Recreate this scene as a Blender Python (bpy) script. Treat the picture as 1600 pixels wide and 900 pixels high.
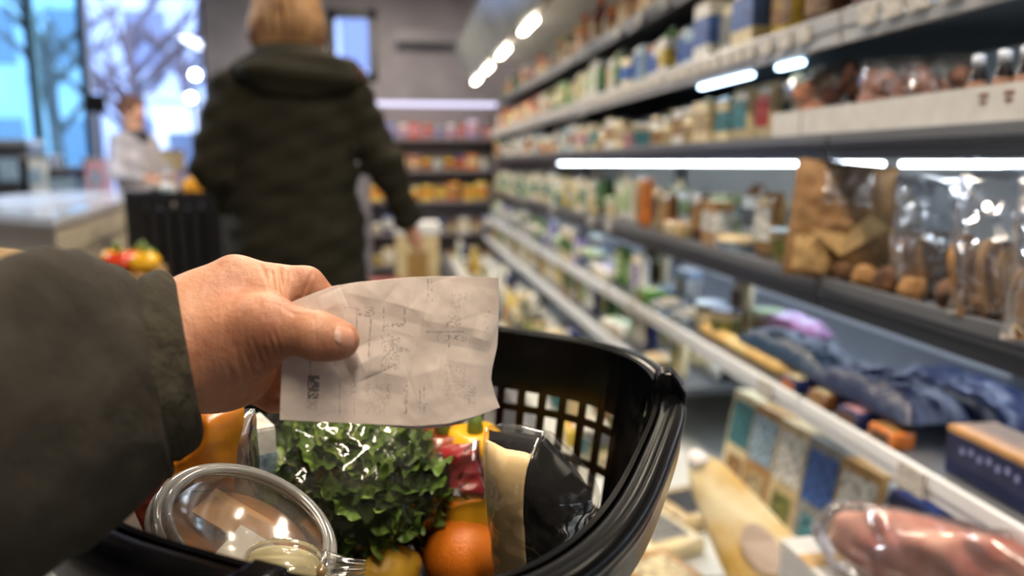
import bpy, bmesh, math, random
import numpy as np
from math import sin, cos, pi, sqrt, radians
from mathutils import Vector, Matrix, noise as mnoise

for o in list(bpy.data.objects):
    bpy.data.objects.remove(o)
S = bpy.context.scene
COL = S.collection
random.seed(7)
RNG = np.random.default_rng(7)

# ---------------------------------------------------------------- camera
FPX = 1200.0
CAM = np.array([0.0, 0.0, 1.10])
PSI, TH = 0.147, 0.161
FW = np.array([sin(PSI)*cos(TH), cos(PSI)*cos(TH), -sin(TH)])
RT = np.array([cos(PSI), -sin(PSI), 0.0])
UP = np.cross(RT, FW)
cd = bpy.data.cameras.new('camera')
cam = bpy.data.objects.new('camera', cd)
COL.objects.link(cam)
M = Matrix.Identity(4)
for i in range(3):
    M[i][0], M[i][1], M[i][2], M[i][3] = RT[i], UP[i], -FW[i], CAM[i]
cam.matrix_world = M
cd.sensor_width = 36.0
cd.lens = 36.0*FPX/1600.0
cd.clip_start = 0.02
cd.dof.use_dof = True
cd.dof.focus_distance = 0.49
cd.dof.aperture_fstop = 3.4
S.camera = cam

# ---------------------------------------------------------------- world, exposure
S.view_settings.view_transform = 'Standard'
S.view_settings.look = 'None'
S.view_settings.gamma = 1.0
S.view_settings.use_curve_mapping = False
S.view_settings.exposure = 1.08
w = bpy.data.worlds.new('overcast_sky')
S.world = w
w.use_nodes = True
nt = w.node_tree
bg = nt.nodes['Background']
tc = nt.nodes.new('ShaderNodeTexCoord')
mp = nt.nodes.new('ShaderNodeMapping'); mp.inputs['Scale'].default_value = (3, 3, 6)
nz = nt.nodes.new('ShaderNodeTexNoise'); nz.inputs['Scale'].default_value = 1.6; nz.inputs['Detail'].default_value = 6
cr = nt.nodes.new('ShaderNodeValToRGB')
cr.color_ramp.elements[0].position = 0.35; cr.color_ramp.elements[0].color = (0.50, 0.58, 0.84, 1)
cr.color_ramp.elements[1].position = 0.62; cr.color_ramp.elements[1].color = (0.86, 0.93, 1.0, 1)
nt.links.new(tc.outputs['Generated'], mp.inputs[0]); nt.links.new(mp.outputs[0], nz.inputs['Vector'])
nt.links.new(nz.outputs[0], cr.inputs[0]); nt.links.new(cr.outputs[0], bg.inputs[0])
bg.inputs[1].default_value = 4.2

# ---------------------------------------------------------------- projection helpers (photo pixels -> places in the room)
def ray(x, y): return (x-800)/FPX*RT - (y-450)/FPX*UP + FW
def P(x, y, d): return CAM + d*ray(x, y)
def PX(x, y, X): R = ray(x, y); return CAM + R*((X-CAM[0])/R[0])
def PY(x, y, Y): R = ray(x, y); return CAM + R*((Y-CAM[1])/R[1])
def PZ(x, y, Z): R = ray(x, y); return CAM + R*((Z-CAM[2])/R[2])
def c2w(a):
    a = np.asarray(a, float)
    return CAM + a[..., 0:1]*RT + a[..., 1:2]*UP + a[..., 2:3]*FW
def cp(px, py, d): return np.array([(px-800)/FPX*d, -(py-450)/FPX*d, d])

# ---------------------------------------------------------------- materials
MATS = {}
def srgb(c):
    return tuple(((v/255.0)/12.92 if v/255.0 <= 0.04045 else ((v/255.0+0.055)/1.055)**2.4) for v in c) + (1.0,)
def mat(name, col=None, rough=0.5, metal=0.0, var=0.0, vscale=20.0, bump=0.0, bscale=60.0, spec=0.5,
        objcol=False, emit=None, estr=0.0, coat=0.0, trans=0.0, sss=0.0, sssr=0.004, sheen=0.0, bdist=0.002, attr=None, col2=None, detail=4):
    if name in MATS: return MATS[name]
    m = bpy.data.materials.new(name); m.use_nodes = True
    N = m.node_tree.nodes; L = m.node_tree.links
    b = N['Principled BSDF']
    b.inputs['Roughness'].default_value = rough
    b.inputs['Metallic'].default_value = metal
    b.inputs['Specular IOR Level'].default_value = spec
    b.inputs['Coat Weight'].default_value = coat
    b.inputs['Coat Roughness'].default_value = 0.08
    b.inputs['Transmission Weight'].default_value = trans
    if sheen: b.inputs['Sheen Weight'].default_value = sheen
    if sss:
        b.inputs['Subsurface Weight'].default_value = sss
        b.inputs['Subsurface Radius'].default_value = (1.0, 0.35, 0.2)
        b.inputs['Subsurface Scale'].default_value = sssr
    tcn = N.new('ShaderNodeTexCoord')
    src = None
    if objcol:
        oi = N.new('ShaderNodeObjectInfo'); src = oi.outputs['Color']
    elif attr:
        an = N.new('ShaderNodeAttribute'); an.attribute_name = attr; src = an.outputs['Color']
    elif col is not None:
        rgb = N.new('ShaderNodeRGB'); rgb.outputs[0].default_value = srgb(col); src = rgb.outputs[0]
    if var or col2:
        n = N.new('ShaderNodeTexNoise'); n.inputs['Scale'].default_value = vscale; n.inputs['Detail'].default_value = detail
        L.new(tcn.outputs['Object'], n.inputs['Vector'])
        rmp = N.new('ShaderNodeValToRGB'); rmp.color_ramp.elements[0].position = 0.35; rmp.color_ramp.elements[1].position = 0.65
        L.new(n.outputs[0], rmp.inputs[0])
        mx = N.new('ShaderNodeMix'); mx.data_type = 'RGBA'
        if col2:
            L.new(rmp.outputs[0], mx.inputs[0]); L.new(src, mx.inputs[6]); mx.inputs[7].default_value = srgb(col2)
        else:
            mx.blend_type = 'MULTIPLY'; mx.inputs[0].default_value = var
            L.new(src, mx.inputs[6]); L.new(rmp.outputs[0], mx.inputs[7])
        src = mx.outputs[2]
    if src is not None: L.new(src, b.inputs['Base Color'])
    if emit is not None:
        b.inputs['Emission Color'].default_value = srgb(emit); b.inputs['Emission Strength'].default_value = estr
    if bump:
        n2 = N.new('ShaderNodeTexNoise'); n2.inputs['Scale'].default_value = bscale; n2.inputs['Detail'].default_value = 5
        L.new(tcn.outputs['Object'], n2.inputs['Vector'])
        bp = N.new('ShaderNodeBump'); bp.inputs['Strength'].default_value = bump; bp.inputs['Distance'].default_value = bdist
        L.new(n2.outputs[0], bp.inputs['Height']); L.new(bp.outputs[0], b.inputs['Normal'])
    MATS[name] = m
    return m
def film(name, tint=(255, 255, 255), haze=0.05, rough=0.09, lo=0.03, hi=0.75, bump=0.0, bscale=40.0):
    """thin clear plastic: see-through, with a mirror share that grows at grazing angles and a little milky haze"""
    if name in MATS: return MATS[name]
    m = bpy.data.materials.new(name); m.use_nodes = True
    N = m.node_tree.nodes; L = m.node_tree.links
    N.remove(N['Principled BSDF'])
    tr = N.new('ShaderNodeBsdfTransparent'); tr.inputs[0].default_value = srgb(tint)
    gl = N.new('ShaderNodeBsdfGlossy'); gl.inputs['Roughness'].default_value = rough
    df = N.new('ShaderNodeBsdfDiffuse'); df.inputs[0].default_value = srgb(tint)
    lw = N.new('ShaderNodeLayerWeight'); lw.inputs[0].default_value = 0.35
    mr = N.new('ShaderNodeMapRange'); mr.inputs['To Min'].default_value = lo; mr.inputs['To Max'].default_value = hi
    a = N.new('ShaderNodeMixShader'); a.inputs[0].default_value = haze
    c = N.new('ShaderNodeMixShader')
    L.new(lw.outputs['Fresnel'], mr.inputs[0]); L.new(mr.outputs[0], c.inputs[0])
    L.new(tr.outputs[0], a.inputs[1]); L.new(df.outputs[0], a.inputs[2])
    L.new(a.outputs[0], c.inputs[1]); L.new(gl.outputs[0], c.inputs[2])
    L.new(c.outputs[0], N['Material Output'].inputs[0])
    if bump:
        tcn = N.new('ShaderNodeTexCoord')
        n2 = N.new('ShaderNodeTexNoise'); n2.inputs['Scale'].default_value = bscale; n2.inputs['Detail'].default_value = 2
        bp = N.new('ShaderNodeBump'); bp.inputs['Strength'].default_value = bump; bp.inputs['Distance'].default_value = 0.004
        L.new(tcn.outputs['Object'], n2.inputs['Vector']); L.new(n2.outputs[0], bp.inputs['Height'])
        for s in (gl, lw): L.new(bp.outputs[0], s.inputs['Normal'])
    MATS[name] = m
    return m
def lamp_mat(name, col, strength):
    if name in MATS: return MATS[name]
    m = bpy.data.materials.new(name); m.use_nodes = True
    N = m.node_tree.nodes; L = m.node_tree.links
    N.remove(N['Principled BSDF'])
    e = N.new('ShaderNodeEmission'); e.inputs[0].default_value = srgb(col); e.inputs[1].default_value = strength
    L.new(e.outputs[0], N['Material Output'].inputs[0])
    MATS[name] = m
    return m

# ---------------------------------------------------------------- mesh helpers
class MB:
    def __init__(s): s.v = []; s.f = []
    def add(s, v, f):
        n = len(s.v); s.v += [tuple(map(float, q)) for q in v]; s.f += [tuple(i+n for i in q) for q in f]; return s
    def box(s, c, d, bev=0.0):
        x, y, z = c; a, b, e = d[0]/2, d[1]/2, d[2]/2
        if not bev:
            v = [(x+i*a, y+j*b, z+k*e) for i in (-1, 1) for j in (-1, 1) for k in (-1, 1)]
            f = [(0, 1, 3, 2), (4, 6, 7, 5), (0, 4, 5, 1), (2, 3, 7, 6), (0, 2, 6, 4), (1, 5, 7, 3)]
            return s.add(v, f)
        bm = bmesh.new(); bmesh.ops.create_cube(bm, size=1.0)
        for q in bm.verts: q.co = Vector((q.co.x*2*a, q.co.y*2*b, q.co.z*2*e))
        bmesh.ops.bevel(bm, geom=bm.edges[:], offset=bev, segments=2, affect='EDGES', profile=0.6)
        bm.verts.index_update()
        s.add([(q.co.x+x, q.co.y+y, q.co.z+z) for q in bm.verts], [[q.index for q in fc.verts] for fc in bm.faces]); bm.free(); return s
    def grid(s, pts, closed_u=False, closed_v=False):
        nu, nv = len(pts), len(pts[0]); n = len(s.v)
        s.v += [tuple(map(float, q)) for row in pts for q in row]
        for i in range(nu if closed_u else nu-1):
            for j in range(nv if closed_v else nv-1):
                i2, j2 = (i+1) % nu, (j+1) % nv
                s.f.append((n+i*nv+j, n+i2*nv+j, n+i2*nv+j2, n+i*nv+j2))
        return s
    def lathe(s, prof, seg=20, cx=0, cy=0, cap=True):
        rows = [[(cx+r*cos(2*pi*k/seg), cy+r*sin(2*pi*k/seg), z) for k in range(seg)] for r, z in prof]
        n = len(s.v); s.grid(rows, closed_v=True)
        if cap:
            s.f.append(tuple(n+k for k in reversed(range(seg)))); m = n+(len(prof)-1)*seg; s.f.append(tuple(m+k for k in range(seg)))
        return s
    def tube(s, path, rad, seg=8, cap=True, closed=False):
        path = [np.asarray(p, float) for p in path]; rows = []; nrm = None
        N = len(path)
        for i, p in enumerate(path):
            t = (path[(i+1) % N]-path[i-1]) if closed else path[min(i+1, N-1)]-path[max(i-1, 0)]
            t = t/(np.linalg.norm(t)+1e-12)
            if nrm is None:
                nrm = np.cross(t, [0, 0, 1.0]); 
                if np.linalg.norm(nrm) < 1e-3: nrm = np.cross(t, [0, 1.0, 0])
            nrm = nrm-t*(nrm@t); nrm /= np.linalg.norm(nrm); b = np.cross(t, nrm)
            r = rad[i] if hasattr(rad, '__len__') else rad
            rows.append([p+r*(cos(2*pi*k/seg)*nrm+sin(2*pi*k/seg)*b) for k in range(seg)])
        n = len(s.v); s.grid(rows, closed_u=closed, closed_v=True)
        if cap and not closed:
            s.f.append(tuple(n+k for k in reversed(range(seg)))); m = n+(N-1)*seg; s.f.append(tuple(m+k for k in range(seg)))
        return s
    def prism(s, poly, z0, z1):
        k = len(poly); v = [(x, y, z0) for x, y in poly]+[(x, y, z1) for x, y in poly]
        f = [tuple(reversed(range(k))), tuple(range(k, 2*k))]+[(i, (i+1) % k, k+(i+1) % k, k+i) for i in range(k)]
        return s.add(v, f)
    def mesh(s, name, smooth=False):
        me = bpy.data.meshes.new(name); me.from_pydata(s.v, [], s.f); me.update()
        bm = bmesh.new(); bm.from_mesh(me); bmesh.ops.recalc_face_normals(bm, faces=bm.faces[:]); bm.to_mesh(me); bm.free()
        if smooth: me.polygons.foreach_set('use_smooth', [True]*len(me.polygons))
        return me
def link(name, me, m=None, parent=None, color=None):
    o = bpy.data.objects.new(name, me); COL.objects.link(o)
    if m is not None and me is not None and not me.materials: me.materials.append(m)
    if parent is not None: o.parent = parent
    if color is not None: o.color = srgb(color)
    return o
def part(name, mb, m, parent=None, smooth=False, color=None, label=None, solid=0.0, off=-1.0):
    o = link(name, mb.mesh(name, smooth) if isinstance(mb, MB) else mb, m, parent, color)
    if solid:
        md = o.modifiers.new('solid', 'SOLIDIFY'); md.thickness = solid; md.offset = off
    if label: o['label'] = label
    return o
def tag(o, label, cat, group=None):
    o['label'] = label; o['category'] = cat
    if group: o['group'] = group
    return o
def thing(name, label, cat, loc=(0, 0, 0), group=None, mw=None):
    o = bpy.data.objects.new(name, None); COL.objects.link(o); o.empty_display_size = 0.05
    o.location = tuple(map(float, loc))
    if mw is not None: o.matrix_world = mw
    return tag(o, label, cat, group)
def struct(name, mb, m, smooth=False):
    o = part(name, mb, m, None, smooth); o['kind'] = 'structure'; return o
def frame(o, x, y):
    x = Vector(x).normalized(); y = Vector(y); y = (y-x*y.dot(x)).normalized(); z = x.cross(y)
    m = Matrix.Identity(4)
    for i in range(3): m[i][0], m[i][1], m[i][2], m[i][3] = x[i], y[i], z[i], o[i]
    return m
def shifted(verts, c): return [tuple(np.asarray(v)-np.asarray(c)) for v in verts]
def fbm(x, y, z, sc, seed=0.0, oct=3):
    return mnoise.fractal(Vector((x*sc+seed, y*sc+seed*1.7, z*sc-seed)), 1.0, 2.0, oct)
def crease(x, y, z, sc, seed=0.0):
    """ridge pattern of a crumpled sheet: facets that meet in sharp folds"""
    p = Vector((x*sc+seed, y*sc-seed, z*sc+seed*0.5))
    d, _ = mnoise.voronoi(p, distance_metric='DISTANCE', exponent=2.5)
    return d[1]-d[0]
def sharp_fold(x, y, z, sc, seed=0.0):
    n = mnoise.noise(Vector((x*sc+seed, y*sc+seed*2, z*sc-seed)))
    m = mnoise.noise(Vector((x*sc*2.1-seed, y*sc*2.1, z*sc*2.1+seed)))
    return 1-2*abs(n)+0.5*(1-2*abs(m))

# signed distance shapes and a surface-nets mesher: bodies grow as one continuous surface
def smin(a, b, k):
    h = np.clip(0.5+0.5*(b-a)/k, 0, 1); return b*(1-h)+a*h-k*h*(1-h)
def sd_cone(p, a, b, ra, rb):
    a = np.asarray(a, float); b = np.asarray(b, float); ab = b-a
    t = np.clip(((p-a)@ab)/(ab@ab), 0, 1)
    return np.linalg.norm(p-(a+t[..., None]*ab), axis=-1)-(ra+(rb-ra)*t)
def sd_ell(p, c, r, R=None):
    q = p-np.asarray(c, float)
    if R is not None: q = q@np.asarray(R, float)      # columns of R = local axes
    r = np.asarray(r, float)
    k0 = np.linalg.norm(q/r, axis=-1); k1 = np.linalg.norm(q/(r*r), axis=-1)+1e-9
    return k0*(k0-1)/k1
def nets(fun, lo, hi, h):
    lo = np.asarray(lo, float); hi = np.asarray(hi, float)
    n = np.ceil((hi-lo)/h).astype(int)+1
    ax = [lo[i]+h*np.arange(n[i]) for i in range(3)]
    F = np.empty(tuple(n), np.float32)
    for i in range(n[0]):
        p = np.stack(np.meshgrid(ax[0][i:i+1], ax[1], ax[2], indexing='ij'), -1)
        F[i] = fun(p)[0]
    ins = F < 0
    c = np.zeros(tuple(n-1), np.int8)
    for a in (0, 1):
        for b in (0, 1):
            for d in (0, 1): c += ins[a:n[0]-1+a, b:n[1]-1+b, d:n[2]-1+d]
    mask = (c > 0) & (c < 8)
    I = np.argwhere(mask); idx = -np.ones(mask.shape, int); idx[mask] = np.arange(len(I))
    acc = np.zeros((len(I), 3)); cnt = np.zeros(len(I))
    cor = [(a, b, d) for a in (0, 1) for b in (0, 1) for d in (0, 1)]
    for a in cor:
        for b in cor:
            if sum(b)-sum(a) != 1 or any(b[k] < a[k] for k in range(3)): continue
            fa = F[tuple((I+a).T)]; fb = F[tuple((I+b).T)]; ch = (fa < 0) != (fb < 0)
            t = np.where(ch, fa/(fa-fb+1e-20), 0)
            acc += np.where(ch[:, None], np.array(a)+t[:, None]*(np.array(b)-np.array(a)), 0); cnt += ch
    V = lo+h*(I+acc/np.maximum(cnt, 1)[:, None])
    faces = []
    for k in range(3):
        sl0 = [slice(None)]*3; sl1 = [slice(None)]*3; sl0[k] = slice(0, n[k]-1); sl1[k] = slice(1, n[k])
        e = ins[tuple(sl0)] != ins[tuple(sl1)]
        E = np.argwhere(e); u, v = (k+1) % 3, (k+2) % 3
        E = E[(E[:, u] > 0) & (E[:, v] > 0) & (E[:, u] < n[u]-1) & (E[:, v] < n[v]-1)]
        du = np.zeros(3, int); du[u] = 1; dv = np.zeros(3, int); dv[v] = 1
        q = np.stack([idx[tuple((E-du-dv).T)], idx[tuple((E-dv).T)], idx[tuple(E.T)], idx[tuple((E-du).T)]], 1)
        fl = ~ins[tuple(E.T)]; q[fl] = q[fl][:, ::-1]
        faces.append(q)
    Fq = np.concatenate(faces); return V, Fq[(Fq >= 0).all(1)]
def np_mesh(name, V, Fq, smooth=True):
    me = bpy.data.meshes.new(name)
    me.from_pydata([tuple(v) for v in np.asarray(V).tolist()], [], np.asarray(Fq).tolist()); me.update()
    bm = bmesh.new(); bm.from_mesh(me); bmesh.ops.recalc_face_normals(bm, faces=bm.faces[:]); bm.to_mesh(me); bm.free()
    if smooth: me.polygons.foreach_set('use_smooth', [True]*len(me.polygons))
    return me
def smooth_verts(V, Fq, it=2, lam=0.5):
    E = np.concatenate([Fq[:, [0, 1]], Fq[:, [1, 2]], Fq[:, [2, 3]], Fq[:, [3, 0]]]); E = np.concatenate([E, E[:, ::-1]])
    deg = np.bincount(E[:, 0], minlength=len(V)).astype(float)
    for _ in range(it):
        acc = np.stack([np.bincount(E[:, 0], weights=V[E[:, 1], k], minlength=len(V)) for k in range(3)], 1)
        V = V+lam*(acc/np.maximum(deg, 1)[:, None]-V)
    return V
ORD = ['zeroth', 'first', 'second', 'third', 'fourth', 'fifth', 'sixth', 'seventh', 'eighth', 'ninth', 'tenth', 'eleventh', 'twelfth', 'thirteenth', 'fourteenth',
       'fifteenth', 'sixteenth', 'seventeenth', 'eighteenth', 'nineteenth', 'twentieth']
def ordinal(n):
    if n <= 20: return ORD[n]
    t = {2: 'twenty', 3: 'thirty', 4: 'forty', 5: 'fifty', 6: 'sixty', 7: 'seventy'}
    if n % 10 == 0: return t[n//10][:-1]+'ieth'
    return t[n//10]+'-'+ORD[n % 10]

# ================================================================ THE SHELL
XL, XR, Y0, YB, ZC = -4.6, 1.55, -2.2, 8.2, 2.95
M_wall = mat('grey_plaster', (150, 146, 152), 0.85, var=0.25, vscale=3, bump=0.1, bscale=40)
M_floor = mat('floor_vinyl', (120, 116, 108), 0.35, var=0.3, vscale=4)
M_ceil = mat('ceiling_paint', (150, 150, 152), 0.9, var=0.15, vscale=2)
M_dark = mat('dark_frame', (18, 22, 32), 0.4)
M_white = mat('white_paint', (215, 215, 212), 0.5, var=0.08, vscale=5)
struct('floor', MB().box(((XL+XR)/2, (Y0+YB)/2, -0.05), (XR-XL+0.4, YB-Y0+0.4, 0.1)), M_floor)
struct('ceiling', MB().box(((XL+XR)/2, (Y0+YB)/2, ZC+0.05), (XR-XL+0.4, YB-Y0+0.4, 0.1)), M_ceil)
struct('wall_right', MB().box((XR+0.06, (Y0+YB)/2, ZC/2), (0.1, YB-Y0, ZC)), M_wall)
struct('wall_left', MB().box((XL-0.06, (Y0+YB)/2, ZC/2), (0.1, YB-Y0, ZC)), M_wall)
struct('wall_front', MB().box(((XL+XR)/2, Y0-0.06, ZC/2), (XR-XL+0.2, 0.1, ZC)), M_wall)
# window wall: openings from photo pixels
def wx(px): return float(PY(px, 100, YB)[0])
W0, W1, WS, WT = -4.45, wx(322), 0.75, 2.75       # shop window
D0, D1, DS, DT = wx(512), wx(590), float(PY(550, 128, YB)[2]), float(PY(550, 14, YB)[2])   # small high window
wb = MB()
T = 0.16; yc = YB+T/2
def slab(x0, x1, z0, z1): wb.box(((x0+x1)/2, yc, (z0+z1)/2), (x1-x0, T, z1-z0))
slab(XL-0.1, W0, 0, ZC); slab(W0, W1, 0, WS); slab(W0, W1, WT, ZC); slab(W1, D0, 0, ZC)
slab(D0, D1, 0, DS); slab(D0, D1, DT, ZC); slab(D1, XR+0.1, 0, ZC)
struct('wall_back', wb, M_wall)
M_pane = film('window_glass', (238, 242, 250), 0.02, 0.02, 0.01, 0.15)
M_pane2 = film('window_glass_teal', (205, 238, 242), 0.05, 0.02, 0.01, 0.15)
def window(name, x0, x1, z0, z1, mull, glass, fr=0.07):
    o = thing(name, '', '', ((x0+x1)/2, YB, z0)); del o['label']; del o['category']; o['kind'] = 'structure'
    c = o.location
    xs = [x0]+mull+[x1]
    def lb(a, b, e, f_): return MB().box(((a+b)/2-c.x, 0.06, (e+f_)/2-c.z), (b-a, 0.10, f_-e))
    for a in xs: part('window_frame', lb(a-fr/2, a+fr/2, z0, z1), M_dark, o)
    for z in (z0, z1): part('window_frame', lb(x0, x1, z-fr/2, z+fr/2), M_dark, o)
    for i in range(len(xs)-1):
        part('pane', MB().box(((xs[i]+xs[i+1])/2-c.x, 0.08, (z0+z1)/2-c.z), (xs[i+1]-xs[i], 0.008, z1-z0)), glass[min(i, len(glass)-1)], o)
    return o
window('window_1', W0, W1, WS, WT, [wx(-90), wx(47), wx(130)], [M_pane2, M_pane2, M_pane2, M_pane])
window('window_2', D0, D1, DS, DT, [], [M_pane], 0.17)
# steel beam and ducts high on the back wall
struct('trim_1', MB().box((0.75, YB-0.1, 2.36), (1.5, 0.2, 0.14), 0.01), mat('trim_grey', (120, 118, 125), 0.5))

# ceiling lamps: fixtures out of view, added to light the aisle and counter
M_case = mat('white_sheet_metal', (225, 226, 226), 0.35)
def unseen_ceiling_lamp(x, y, lx, ly, power, label, colr):
    t = thing('unseen_ceiling_lamp', label, 'lamp', (x, y, ZC-0.10), 'unseen ceiling lamps')
    part('housing', MB().box((0, 0, 0.06), (lx, ly, 0.07), 0.01), M_case, t)
    part('diffuser', MB().box((0, 0, 0.02), (lx*0.9, ly*0.96, 0.015), 0.004), lamp_mat('lamp_glow', (255, 232, 200), 3.0), t)
    ld = bpy.data.lights.new('lamp_light', 'AREA'); ld.shape = 'RECTANGLE'; ld.size = lx*0.9; ld.size_y = ly*0.96
    ld.energy = power; ld.color = colr
    lo = bpy.data.objects.new('lamp_light', ld); COL.objects.link(lo); lo.parent = t; lo.location = (0, 0, 0.0)
WARM = (1.0, 0.86, 0.70)
unseen_ceiling_lamp(0.25, 1.0, 0.22, 1.3, 26, 'unseen ceiling lamp straight above the shopping basket', WARM)
unseen_ceiling_lamp(0.15, -0.55, 0.22, 1.3, 17, 'unseen ceiling lamp behind the camera', WARM)  # added behind the viewer to brighten the hand and the basket
unseen_ceiling_lamp(-0.15, 3.2, 0.22, 1.3, 26, 'unseen ceiling lamp above the aisle beyond the walking shopper', WARM)
unseen_ceiling_lamp(-0.15, 6.2, 0.22, 1.3, 42, 'unseen ceiling lamp at the far end of the aisle', WARM)
unseen_ceiling_lamp(-2.9, 4.2, 0.22, 1.3, 60, 'unseen ceiling lamp above the checkout counter', (0.85, 0.92, 1.0))

# ================================================================ OUTSIDE THE WINDOW
M_snow = mat('trodden_snow', (190, 200, 215), 0.9, var=0.3, vscale=0.6)
struct('pavement', MB().box((-6, YB+12.3, -0.2), (40, 24, 0.2)), M_snow)
M_bark = mat('tree_bark', (70, 62, 72), 0.9, var=0.4, vscale=8)
def bare_tree(x, y, h, seed, label):
    rnd = random.Random(seed)
    t = thing('bare_tree', label, 'tree', (x, y, -0.1), 'bare winter trees outside the shop window')
    tr = MB(); top = np.array([rnd.uniform(-.2, .2), 0, h*0.45])
    tr.tube([(0, 0, 0), top*0.5+np.array([.05, 0, 0]), top, top*1.6], [0.16, 0.13, 0.11, 0.05], 8)
    part('trunk', tr, M_bark, t, True)
    for k in range(9):
        b = MB(); a = rnd.uniform(0, 2*pi); s = top*rnd.uniform(0.7, 1.4); L_ = rnd.uniform(0.8, 1.8)
        e = s+np.array([cos(a)*L_, sin(a)*L_*0.6, L_*rnd.uniform(.5, 1.1)])
        b.tube([s, (s+e)/2+np.array([0, 0, .12]), e], [0.06, 0.045, 0.02], 6)
        for q in range(5):
            a2 = a+rnd.uniform(-1, 1); m0 = s+(e-s)*rnd.uniform(.35, 1)
            b.tube([m0, m0+np.array([cos(a2)*.5, sin(a2)*.3, rnd.uniform(.2, .7)])], [0.025, 0.01], 5)
        part('branch', b, M_bark, t, True)
bare_tree(*PY(235, 300, 13.0)[:2], 4.6, 3, 'bare dark tree standing right of centre outside the shop window')
bare_tree(*PY(90, 300, 15.0)[:2], 5.0, 5, 'bare dark tree beyond the teal door panes on the left')
bare_tree(*PY(300, 300, 18.0)[:2], 5.5, 9, 'bare tree farthest off, behind the white kiosk outside')
# kiosk with a pale frame
kx, ky = PY(303, 200, 11.5)[:2]
k = thing('street_kiosk', 'small pale kiosk with a dark window outside the shop window', 'kiosk', (kx, ky, -0.1))
part('wall_block', MB().box((0, 0, 1.0), (0.75, 1.0, 2.0), 0.02), mat('kiosk_paint', (225, 232, 240), 0.6, var=.1, vscale=3), k)
part('kiosk_window', MB().box((0, -0.51, 1.35), (0.42, 0.03, 0.5)), mat('kiosk_glass', (90, 105, 130), 0.15), k)
part('roof', MB().box((0, 0, 2.05), (0.9, 1.2, 0.1), 0.02), M_snow, k)
# building across the road
bx_, by_ = -9.0, 24.0
bd = thing('apartment_house', 'long pale house front across the snowy road', 'building', (bx_, by_, -0.1))
part('facade', MB().box((0, 2, 4.5), (22, 4, 9)), mat('facade_blue_grey', (150, 165, 195), 0.9, var=.3, vscale=.4), bd)
for i in range(11):
    for j in range(2):
        wdw = part('facade_window', MB().box((-10+2*i, -0.02, 1.7+3*j), (1.1, 0.1, 1.5)), mat('facade_window_glass', (70, 85, 120), 0.2), bd)
part('roof', MB().box((0, 2, 9.1), (22.6, 4.6, 0.25)), M_snow, bd)
for i, (px, py, nm) in enumerate([(305, 117, 'upper'), (301, 153, 'lower')]):
    p = PY(px-3*i, py, 10.5+.4*i)
    l = thing('street_lamp', f'round white street lamp glowing outside the window, {nm} of the two', 'lamp', (p[0], p[1], -0.1), 'street lamps outside')
    part('pole', MB().tube([(0, 0, 0), (0, 0, p[2]+0.05)], 0.018, 8), M_dark, l)
    part('globe', MB().lathe([(0.055*sin(a), p[2]+0.1-0.055*cos(a)) for a in np.linspace(0.2, pi-0.05, 10)], 16), lamp_mat('street_lamp_glow', (240, 246, 255), 14.0), l, True)

# ================================================================ REFRIGERATED DISPLAY CASES along the right
XB = 1.40                              # inner back panel
SHELF = {                              # name: top z, front x, lip height
    'E': (1.655, 0.92, 0.045), 'A': (1.385, 0.86, 0.055), 'B': (1.150, 0.85, 0.042), 'C': (0.862, 0.85, 0.058), 'D': (0.605, 0.82, 0.035)}
DECK_Z, DECK_X = 0.22, 0.44
SHELF_F = (0.425, 0.80, 0.035)
M_liner = mat('white_case_liner', (205, 208, 205), 0.4, var=0.08, vscale=4)
M_grey = mat('grey_shelf_metal', (92, 94, 98), 0.38, var=0.1, vscale=10)
M_greyd = mat('dark_rail_plastic', (38, 42, 50), 0.35)
M_rail = mat('pale_rail_plastic', (170, 170, 168), 0.3)
M_railw = mat('white_rail_plastic', (225, 228, 230), 0.3)
M_tag = mat('price_tag_paper', (205, 200, 190), 0.6, var=0.5, vscale=160)
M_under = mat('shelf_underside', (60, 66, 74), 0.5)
M_tube = lamp_mat('led_tube_glow', (232, 244, 255), 7.0)
M_tubeC = lamp_mat('blue_white_tube_glow', (214, 228, 255), 10.0)
M_tubeA = lamp_mat('cold_led_tube_glow', (190, 225, 255), 6.0)
M_tubeE = lamp_mat('canopy_tube_glow', (255, 240, 214), 14.0)
M_canopy = mat('canopy_panel', (120, 126, 122), 0.22, var=0.25, vscale=5)
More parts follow.
